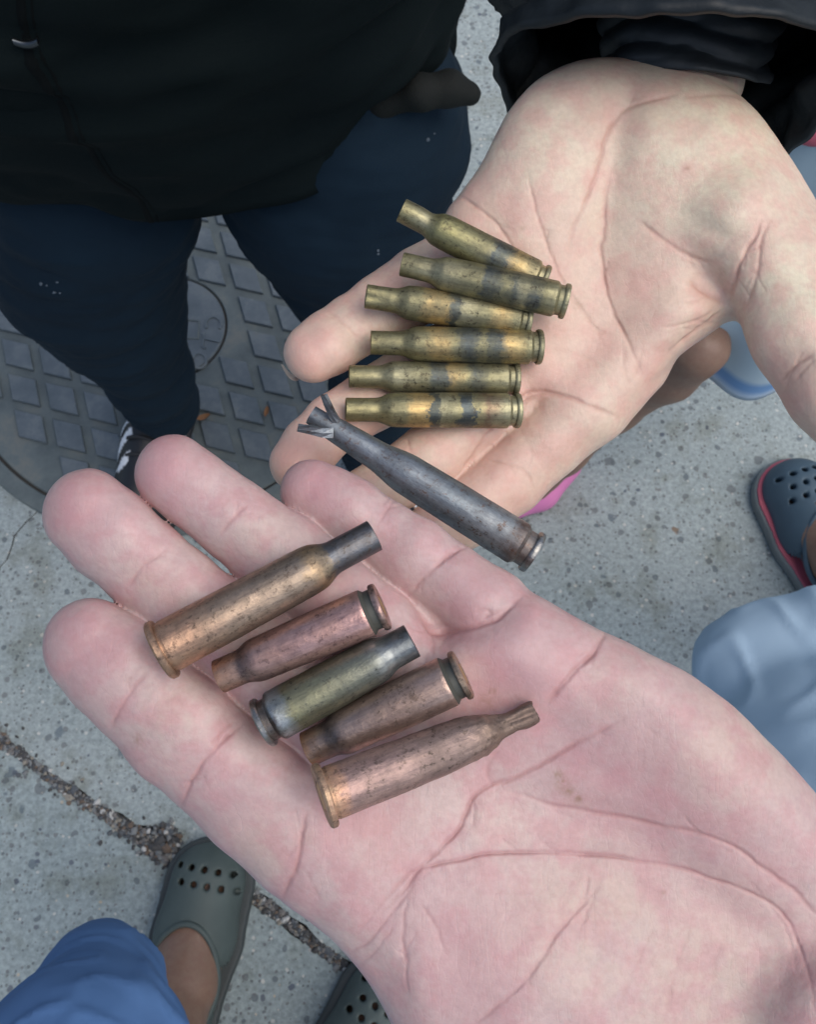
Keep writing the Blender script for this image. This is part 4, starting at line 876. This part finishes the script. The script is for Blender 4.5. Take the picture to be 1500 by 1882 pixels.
# sneakers
SHOE, t, b = newmat('shoe_black', 0.45); at_ = N(t, 'ShaderNodeAttribute', attribute_name='stripe').outputs['Fac']
t.links.new(mixc(t, at_, (0.012, 0.013, 0.015), (0.72, 0.74, 0.76)), b.inputs['Base Color'])
SOLE, t, b = newmat('shoe_sole', 0.7); b.inputs['Base Color'].default_value = (0.02, 0.02, 0.022, 1)
def shoe(x, y, ang, parent):
    d = np.array([math.sin(ang), -math.cos(ang)]); s = np.array([d[1], -d[0]])
    def q(a, b2, z): p = np.array([x, y]) + d * a + s * b2; return (p[0], p[1], z)
    o, v, F = blob('shoe_upper', [[(q(0, 0, .045), .036), (q(.06, 0, .05), .039), (q(.13, 0, .038), .038), (q(.20, .004, .030), .032)], [(q(-.005, 0, .05), .034), (q(-.005, 0, .095), .034)], [(q(.05, 0, .07), .034), (q(.14, 0, .045), .03)]], 0.003, SHOE, parent, k=0.015, cuts=[])
    w_ = (v[:, :2] - np.array([x, y])); al = w_ @ d; sd_ = w_ @ s
    ph = (al * 1.0 + v[:, 2] * 0.9); st_ = ((np.sin(ph * 2 * math.pi / 0.024) > 0.1) & (al > -0.03) & (al < 0.11) & (np.abs(sd_) > 0.014) & (v[:, 2] > 0.02) & (v[:, 2] < 0.10)) | ((al > -0.02) & (al < 0.02) & (np.abs(v[:, 2] - 0.092) < 0.006))
    attr(o, 'stripe', st_.astype(float))
    blob('shoe_sole', [[(q(-.005, 0, .014), .036), (q(.08, 0, .014), .036), (q(.14, 0, .014), .042), (q(.20, .003, .014), .034)]], 0.003, SOLE, parent, k=0.01, cuts=[lambda f: f.D.__setitem__((slice(None),) * 3, np.maximum(f.D, (np.abs(f.ax[2][None, None, :] - 0.012) - 0.010).astype(np.float32)))])
    for i in range(5):
        V = []; F = []
        for k in range(9):
            u = k / 8 * 2 - 1; c_ = np.array(q(.05 + .02 * i, u * 0.02, 0.118 - 0.011 * i - 0.010 * u * u))
            for e in range(6): aa = e / 6 * 6.283; V.append(c_ + np.array([d[0] * math.cos(aa), d[1] * math.cos(aa), math.sin(aa)]) * 0.0026)
            if k: F += [((k - 1) * 6 + e, (k - 1) * 6 + (e + 1) % 6, k * 6 + (e + 1) % 6, k * 6 + e) for e in range(6)]
        mk('lace', V, F, SOLE, parent)
q = Z(306, 762, 0.03); shoe(q[0], q[1], R(-8), black)
q = Z(692, 850, 0.03); shoe(q[0], q[1], R(12), black)

# sleeve around the wrist
CC = P(1214, 188, 0.250); axv = np.array([0.17, 0.975, -0.10]); axv /= np.linalg.norm(axv)
def camvec(v_): return v_[0] * RT + v_[1] * UP - v_[2] * FW
AX = camvec(axv); e1 = camvec(np.array([1.0, 0.0, 0.0])); e1 -= AX * (e1 @ AX); e1 /= np.linalg.norm(e1); e2 = np.cross(AX, e1)
if e2 @ (-FW) < 0: e2 = -e2
SR = 306 * 0.250 / FPX
ns, nt_ = 190, 320
s_l = np.linspace(0, 0.40, ns); t_l = np.linspace(0, 2 * math.pi, nt_, endpoint=False)
SS, TT = np.meshgrid(s_l, t_l, indexing='ij')
def sleeve_pt(SS, TT, sc=1.0, fold=1.0):
    rr = SR * sc * (1 + 0.06 * np.sin(np.clip(SS / 0.05, 0, 3)) + 0.10 * np.clip(SS / 0.4, 0, 1))
    pn = np.stack([np.cos(TT) * 1.4, np.sin(TT) * 1.4, SS / 0.02 + 0.8 * np.cos(TT + 0.6)], -1)
    f_ = 0.0048 * vnoise(pn * 0.9, 1.0) * np.clip(SS / 0.008, 0.25, 1) + 0.0018 * vnoise(pn * np.array([2.5, 2.5, 1.6]) + 7, 1.0)
    # deep diagonal folds
    f_ = f_ + 0.0065 * np.sin((SS / 0.017 + 1.4 * np.sin(TT - 0.8) + 0.7 * np.sin(2 * TT)) * 2.2) * np.clip((SS - 0.004) / 0.01, 0, 1)
    rd = 1 - np.abs(vnoise(pn * np.array([1.6, 1.6, 0.9]) + 21, 1.0)) * 2.2
    f_ = f_ + 0.0058 * np.clip(rd, 0, 1) ** 2 * np.clip((SS - 0.002) / 0.01, 0.2, 1) + 0.0013 * vnoise(pn * np.array([6, 6, 3]) + 11, 1.0)
    f_ = f_ + 0.0012 * np.exp(-(SS / 0.003) ** 2)
    rr = rr + f_ * fold
    c_ = CC + AX * (SS[..., None] + 0.006 * (np.sin(TT * 2 + 1) * np.exp(-SS / 0.02))[..., None])
    return c_ + (rr * np.cos(TT))[..., None] * e1 + (rr * np.sin(TT))[..., None] * e2
outer = sleeve_pt(SS, TT)
inn = sleeve_pt(SS[:60], TT[:60], 0.965, 0.9) + 0 * AX
lin = np.concatenate([inn[::-1], outer]); m = nt_
F = [(i * m + k, i * m + (k + 1) % m, (i + 1) * m + (k + 1) % m, (i + 1) * m + k) for i in range(len(lin) - 1) for k in range(m)]
mk('sleeve', lin.reshape(-1, 3), F, SLV, black)
endc = CC + AX * 0.39
blob('upper_sleeve', [[(tuple(endc), .052), ((0.17, 0.64, 1.02), .065), ((0.04, 0.62, 1.33), .08)], [((-0.40, 0.62, 1.33), .08), ((-0.50, 0.60, 1.05), .065), ((-0.50, 0.52, 0.80), .055)]], 0.006, SLV, black, k=0.02, noise=[(0.005, (18, 18, 30))])

CUFF = cloth('inner_cuff_cloth', (0.014, 0.018, 0.021), (0.022, 0.027, 0.030), 0.6, 500, 0.0003, 0.4)
V = []; F = []
for i in range(46):
    u = i / 45; cx_ = 1252 + 40 * u; cy_ = 138 - 190 * u; ch_ = -70 - 30 * u; rr0 = 128 + 26 * u
    for k in range(120):
        a = 2 * math.pi * k / 120
        w_ = 9 * float(vnoise(np.array([math.cos(a) * 2.6, math.sin(a) * 2.6, u * 4]), 1.0)) + 5 * math.sin(u * 26 + 1.6 * math.sin(a * 2)) + 3.5 * float(vnoise(np.array([math.cos(a) * 5, math.sin(a) * 5, u * 12]), 1.0)) + (5 if i < 3 else 0)
        q_ = rr0 + w_
        V.append(U.place(cx_ + q_ * 1.12 * math.cos(a), cy_ + 14 * math.sin(a * 2 + 1), ch_ + q_ * math.sin(a)))
        if i: F.append(((i - 1) * 120 + k, (i - 1) * 120 + (k + 1) % 120, i * 120 + (k + 1) % 120, i * 120 + k))
o = mk('inner_cuff', V, F, CUFF, black); md = o.modifiers.new('thick', 'SOLIDIFY'); md.thickness = 0.0012
# ------------------------------------------------------------------ clogs
def clogmat(name, c):
    m, t, b = newmat(name, 0.6, 0, 0.4); tc = N(t, 'ShaderNodeTexCoord').outputs['Object']
    r = ramp(t, [(0.3, tuple(x * 0.8 for x in c)), (0.7, c)]); t.links.new(noise(t, tc, 30, 4), r.inputs[0]); t.links.new(r.outputs[0], b.inputs['Base Color'])
    bump(t, b, noise(t, tc, 900, 2), 0.3, 0.0004); return m
def clog(tx, ty, ang, parent, mat, solemat, strapmat=None, ln=0.25, hw=0.050, pink=None, rows=4):
    d = np.array([math.sin(ang), math.cos(ang)]); s = np.array([d[1], -d[0]]); toe = np.array([tx, ty])
    def q(a, b2, z): p = toe - d * a + s * b2; return (p[0], p[1], z)
    def cut(f):
        X, Y, Zz = f.grid((slice(None),) * 3)
        a_ = -((X - toe[0]) * d[0] + (Y - toe[1]) * d[1]); b_ = (X - toe[0]) * s[0] + (Y - toe[1]) * s[1]
        hole = 1e9
        # foot opening
        e = np.sqrt(((a_ - ln * 0.64) / (ln * 0.27)) ** 2 + (b_ / (hw * 0.80)) ** 2) - 1
        op = np.maximum(e * 0.035, 0.018 - Zz)
        inner_ = np.sqrt(((a_ - ln * 0.5) / (ln * 0.46)) ** 2 + (b_ / (hw * 0.86)) ** 2 + ((Zz - 0.02) / 0.048) ** 2) - 1
        op = np.minimum(op, np.maximum(inner_ * 0.04, 0.014 - Zz))
        for ia in range(rows):
            for ib in range(-2, 3):
                if abs(ib) == 2 and ia > 2: continue
                ca, cb = 0.034 + ia * 0.017, ib * 0.0155 + (0.0075 if ia % 2 else 0)
                op = np.minimum(op, np.maximum(np.hypot(a_ - ca, b_ - cb) - 0.0038, 0.03 - Zz))
        f.D = np.maximum(f.D, -op.astype(np.float32)); f.D = np.maximum(f.D, (0.018 - Zz).astype(np.float32) * np.ones_like(f.D))
    blob('clog_upper', [[(q(hw * .93, 0, .024), hw * .86), (q(ln * .42, 0, .026), hw * .90), (q(ln * .75, 0, .022), hw * .74), (q(ln - hw * .75, 0, .024), hw * .70)]], 0.0021, mat, parent, k=0.01, cuts=[cut])
    V = []; F = []
    for i in range(64):
        ph = 2 * math.pi * i / 64; ca, sa = math.cos(ph), math.sin(ph)
        hh_ = hw * (0.90 if ca < 0 else 0.90 - 0.16 * ca); bb = hw * 0.81 * sa * (1.0 if ca < 0 else 1 - 0.10 * ca); aa = ln * 0.64 + ln * 0.275 * ca
        zz = 0.024 + math.sqrt(max((hh_ * 0.97) ** 2 - bb * bb, (0.30 * hw) ** 2)) * (1 if ca < 0 else 1 - 0.35 * ca) + 0.004
        for k in range(8):
            e = 2 * math.pi * k / 8; rr = 0.0036
            V.append(q(aa + ca * rr * math.cos(e), bb + sa * rr * math.cos(e), zz + rr * 1.3 * math.sin(e)))
            F.append((i * 8 + k, i * 8 + (k + 1) % 8, ((i + 1) % 64) * 8 + (k + 1) % 8, ((i + 1) % 64) * 8 + k))
    mk('clog_collar', V, F, mat, parent)
    def flatcut(z0, hh): return lambda f: f.D.__setitem__((slice(None),) * 3, np.maximum(f.D, (np.abs(f.ax[2][None, None, :] - z0) - hh).astype(np.float32)))
    ch = lambda k_: [[(q(hw * 1.0, 0, .012), hw * k_), (q(ln * .45, 0, .012), hw * k_), (q(ln * .75, 0, .012), hw * .82 * k_), (q(ln - hw * .8, 0, .012), hw * .80 * k_)]]
    blob('clog_sole', ch(1.06), 0.003, solemat, parent, k=0.006, cuts=[flatcut(0.011, 0.010)])
    if pink: blob('clog_trim', ch(1.018), 0.0022, pink, parent, k=0.006, cuts=[flatcut(0.0220, 0.0014)])
    return q
CG = clogmat('clog_green', (0.075, 0.10, 0.095)); CB = clogmat('clog_slate', (0.055, 0.095, 0.13)); CS = clogmat('clog_sole_dark', (0.05, 0.06, 0.06)); CW = clogmat('clog_sole_pale', (0.16, 0.18, 0.18))
PK = clogmat('pink_trim', (0.42, 0.09, 0.13))
t1 = Z(399, 1542, 0.03); q1 = clog(t1[0], t1[1], R(10), photog, CG, CS, ln=0.25, hw=0.051, rows=2)
t2 = Z(742, 1765, 0.03); q2 = clog(t2[0], t2[1], R(28), photog, CG, CS, ln=0.26, hw=0.053)
def footprims(q, dx, ln=0.24, knee=None):
    return [[(q(.055, 0, .024), .030), (q(.11, 0, .031), .035), (q(.155, 0, .050), .037), (q(.20, 0, .08), .038)], [(q(.20, 0, .085), .036), (q(.20, 0, .03), .030)], [(q(.20, 0, .085), .036), (q(.215, dx, .16), .036), (q(.205, dx * 2, .30), .048)]]
def skinblob(name, pr, mat, parent):
    o, v, F = blob(name, pr, 0.003, mat, parent, k=0.02, noise=[(0.0008, (60, 60, 60))])
    for n_ in ('fold', 'flush', 'warm'): attr(o, n_, np.full(len(v), 0.15 if n_ == 'flush' else 0.0))
skinblob('foot', footprims(q1, 0.012), SK_TAN, photog); skinblob('foot', footprims(q2, 0.01), SK_TAN, photog)
BLUE = cloth('blue_cotton', (0.065, 0.145, 0.31), (0.09, 0.185, 0.38), 0.85, 1600, 0.0003, 0.25)
def SD(px, py, z, rpx): return S(px, py, z, rpx)
kf = lambda amp: (lambda v, F: v + normals(v, F) * (amp * vnoise(v * np.array([1, 1, 1]), 0.045) + amp * 0.5 * vnoise(v, 0.02))[:, None])
blob('trousers', [[SD(188, 1757, .47, 60), SD(184, 1810, .50, 98), SD(146, 1970, .56, 182), SD(100, 2250, .62, 240)], [SD(190, 1785, .45, 66), SD(214, 1860, .34, 62), SD(235, 1900, .24, 62)],
                  [SD(860, 1950, .47, 90), SD(880, 2250, .58, 220)], [SD(860, 1970, .45, 80), SD(830, 2000, .26, 66)]], 0.0045, BLUE, photog, k=0.02, post=lambda v, F: kf(0.003)(v, F) + normals(v, F) * (0.0022 * np.clip(1 - 3 * np.abs(vnoise(v * np.array([1.4, .8, 1.8]) + 2, 0.035)), 0, 1))[:, None])
# person on the right, light blue trousers and slate clog
right = empty('person', (0.62, 0.2, 0), 'person at the right edge in pale blue trousers and a slate clog with pink trim', 'person')
t3 = Z(1440, 842, 0.03); q3 = clog(t3[0], t3[1], R(-17), right, CB, CW, ln=0.255, hw=0.056, pink=PK)
skinblob('foot', [[(q3(.075, 0, .026), .034), (q3(.12, 0, .042), .038), (q3(.165, 0, .062), .039), (q3(.20, 0, .085), .040)], [(q3(.20, 0, .085), .040), (q3(.20, 0, .03), .03)], [(q3(.20, 0, .085), .040), (q3(.21, 0, .2), .045)]], SK_TAN, right)
PALE = cloth('pale_blue_cotton', (0.38, 0.52, 0.65), (0.44, 0.58, 0.70), 0.85, 1500, 0.0004, 0.3)
def palefold(v, F):
    n = normals(v, F); w_ = 0.0012 * vnoise(v * np.array([1, 1, 1.6]), 0.07) + 0.0008 * vnoise(v, 0.02) + 0.0026 * np.clip(1 - 3.2 * np.abs(vnoise(v * np.array([1.5, .7, 1.0]) + 5, 0.04)), 0, 1); return v + n * w_[:, None]
blob('trousers', [[SD(1438, 1240, .44, 112), SD(1412, 1246, .47, 112), SD(1560, 1440, .52, 220), SD(1680, 1800, .60, 330)], [SD(1450, 1215, .42, 108), SD(1530, 1190, .30, 105), SD(1560, 1170, .18, 95)], [SD(1400, 1235, .47, 108), SD(1520, 1180, .50, 100)]], 0.004, PALE, right, k=0.02, post=palefold)

# child behind the upper hand
child = empty('person', (0.38, 0.52, 0), 'child behind the upper hand in light blue dress with dark stripe and pink shoe', 'child')
skinblob('leg', [[S(985, 890, .05, 30), S(1040, 830, .12, 36), S(1132, 745, .22, 44), S(1228, 682, .31, 52), S(1285, 640, .38, 56)]], SK_DARK, child)
PINK, t, b = newmat('pink_rubber', 0.5); b.inputs['Base Color'].default_value = (0.62, 0.20, 0.42, 1)
q = Z(984, 910, 0.0)
def cs(a, b2, z): return (q[0] + a, q[1] + b2, z)
blob('shoe', [[(cs(-.03, -.015, .022), .026), (cs(.0, .0, .024), .030), (cs(.035, .035, .03), .027)]], 0.002, PINK, child, k=0.008, cuts=[lambda f: f.D.__setitem__((slice(None),) * 3, np.maximum(f.D, (0.002 - f.ax[2][None, None, :]).astype(np.float32)))])
dc = np.array([0.372, 0.565]); V = []; F = []; al = []; nA, nB = 160, 70
DRS, t, b = newmat('dress_cotton', 0.85); at_ = N(t, 'ShaderNodeAttribute', attribute_name='band').outputs['Fac']
rr_ = ramp(t, [(0.0, (0.40, 0.50, 0.60)), (0.10, (0.42, 0.52, 0.62)), (0.30, (0.14, 0.27, 0.48)), (0.45, (0.13, 0.26, 0.46)), (0.62, (0.38, 0.48, 0.54)), (1, (0.36, 0.46, 0.52))]); t.links.new(at_, rr_.inputs[0]); t.links.new(rr_.outputs[0], b.inputs['Base Color'])
tc = N(t, 'ShaderNodeTexCoord').outputs['Object']; bump(t, b, noise(t, tc, 1300, 2), 0.4, 0.0004)
for i in range(nB):
    z = 0.315 + 0.55 * i / (nB - 1); tt = i / (nB - 1)
    for k in range(nA):
        a = 2 * math.pi * k / nA; fl2 = 1 + 0.07 * (1 - tt) * math.sin(a * 7 + 0.5 * math.sin(a * 3)); rx = (0.125 - 0.02 * tt) * fl2; ry = (0.105 - 0.015 * tt) * fl2
        zz = z + 0.012 * math.sin(a * 2 + 1) * (1 - tt); V.append((dc[0] + rx * math.cos(a), dc[1] + ry * math.sin(a), zz)); al.append(min(1, (z - 0.315) / 0.06))
        if i: F.append(((i - 1) * nA + k, (i - 1) * nA + (k + 1) % nA, i * nA + (k + 1) % nA, i * nA + k))
V.append((dc[0], dc[1], 0.88)); al.append(1); F += [((nB - 1) * nA + k, (nB - 1) * nA + (k + 1) % nA, len(V) - 1) for k in range(nA)]
o = mk('dress', V, F, DRS, child); attr(o, 'band', al); md = o.modifiers.new('cloth', 'SOLIDIFY'); md.thickness = 0.0025
blob('sash', [[S(1440, 235, .66, 26), S(1500, 240, .66, 26), S(1620, 250, .66, 26)]], 0.0025, PK, child, k=0.005)
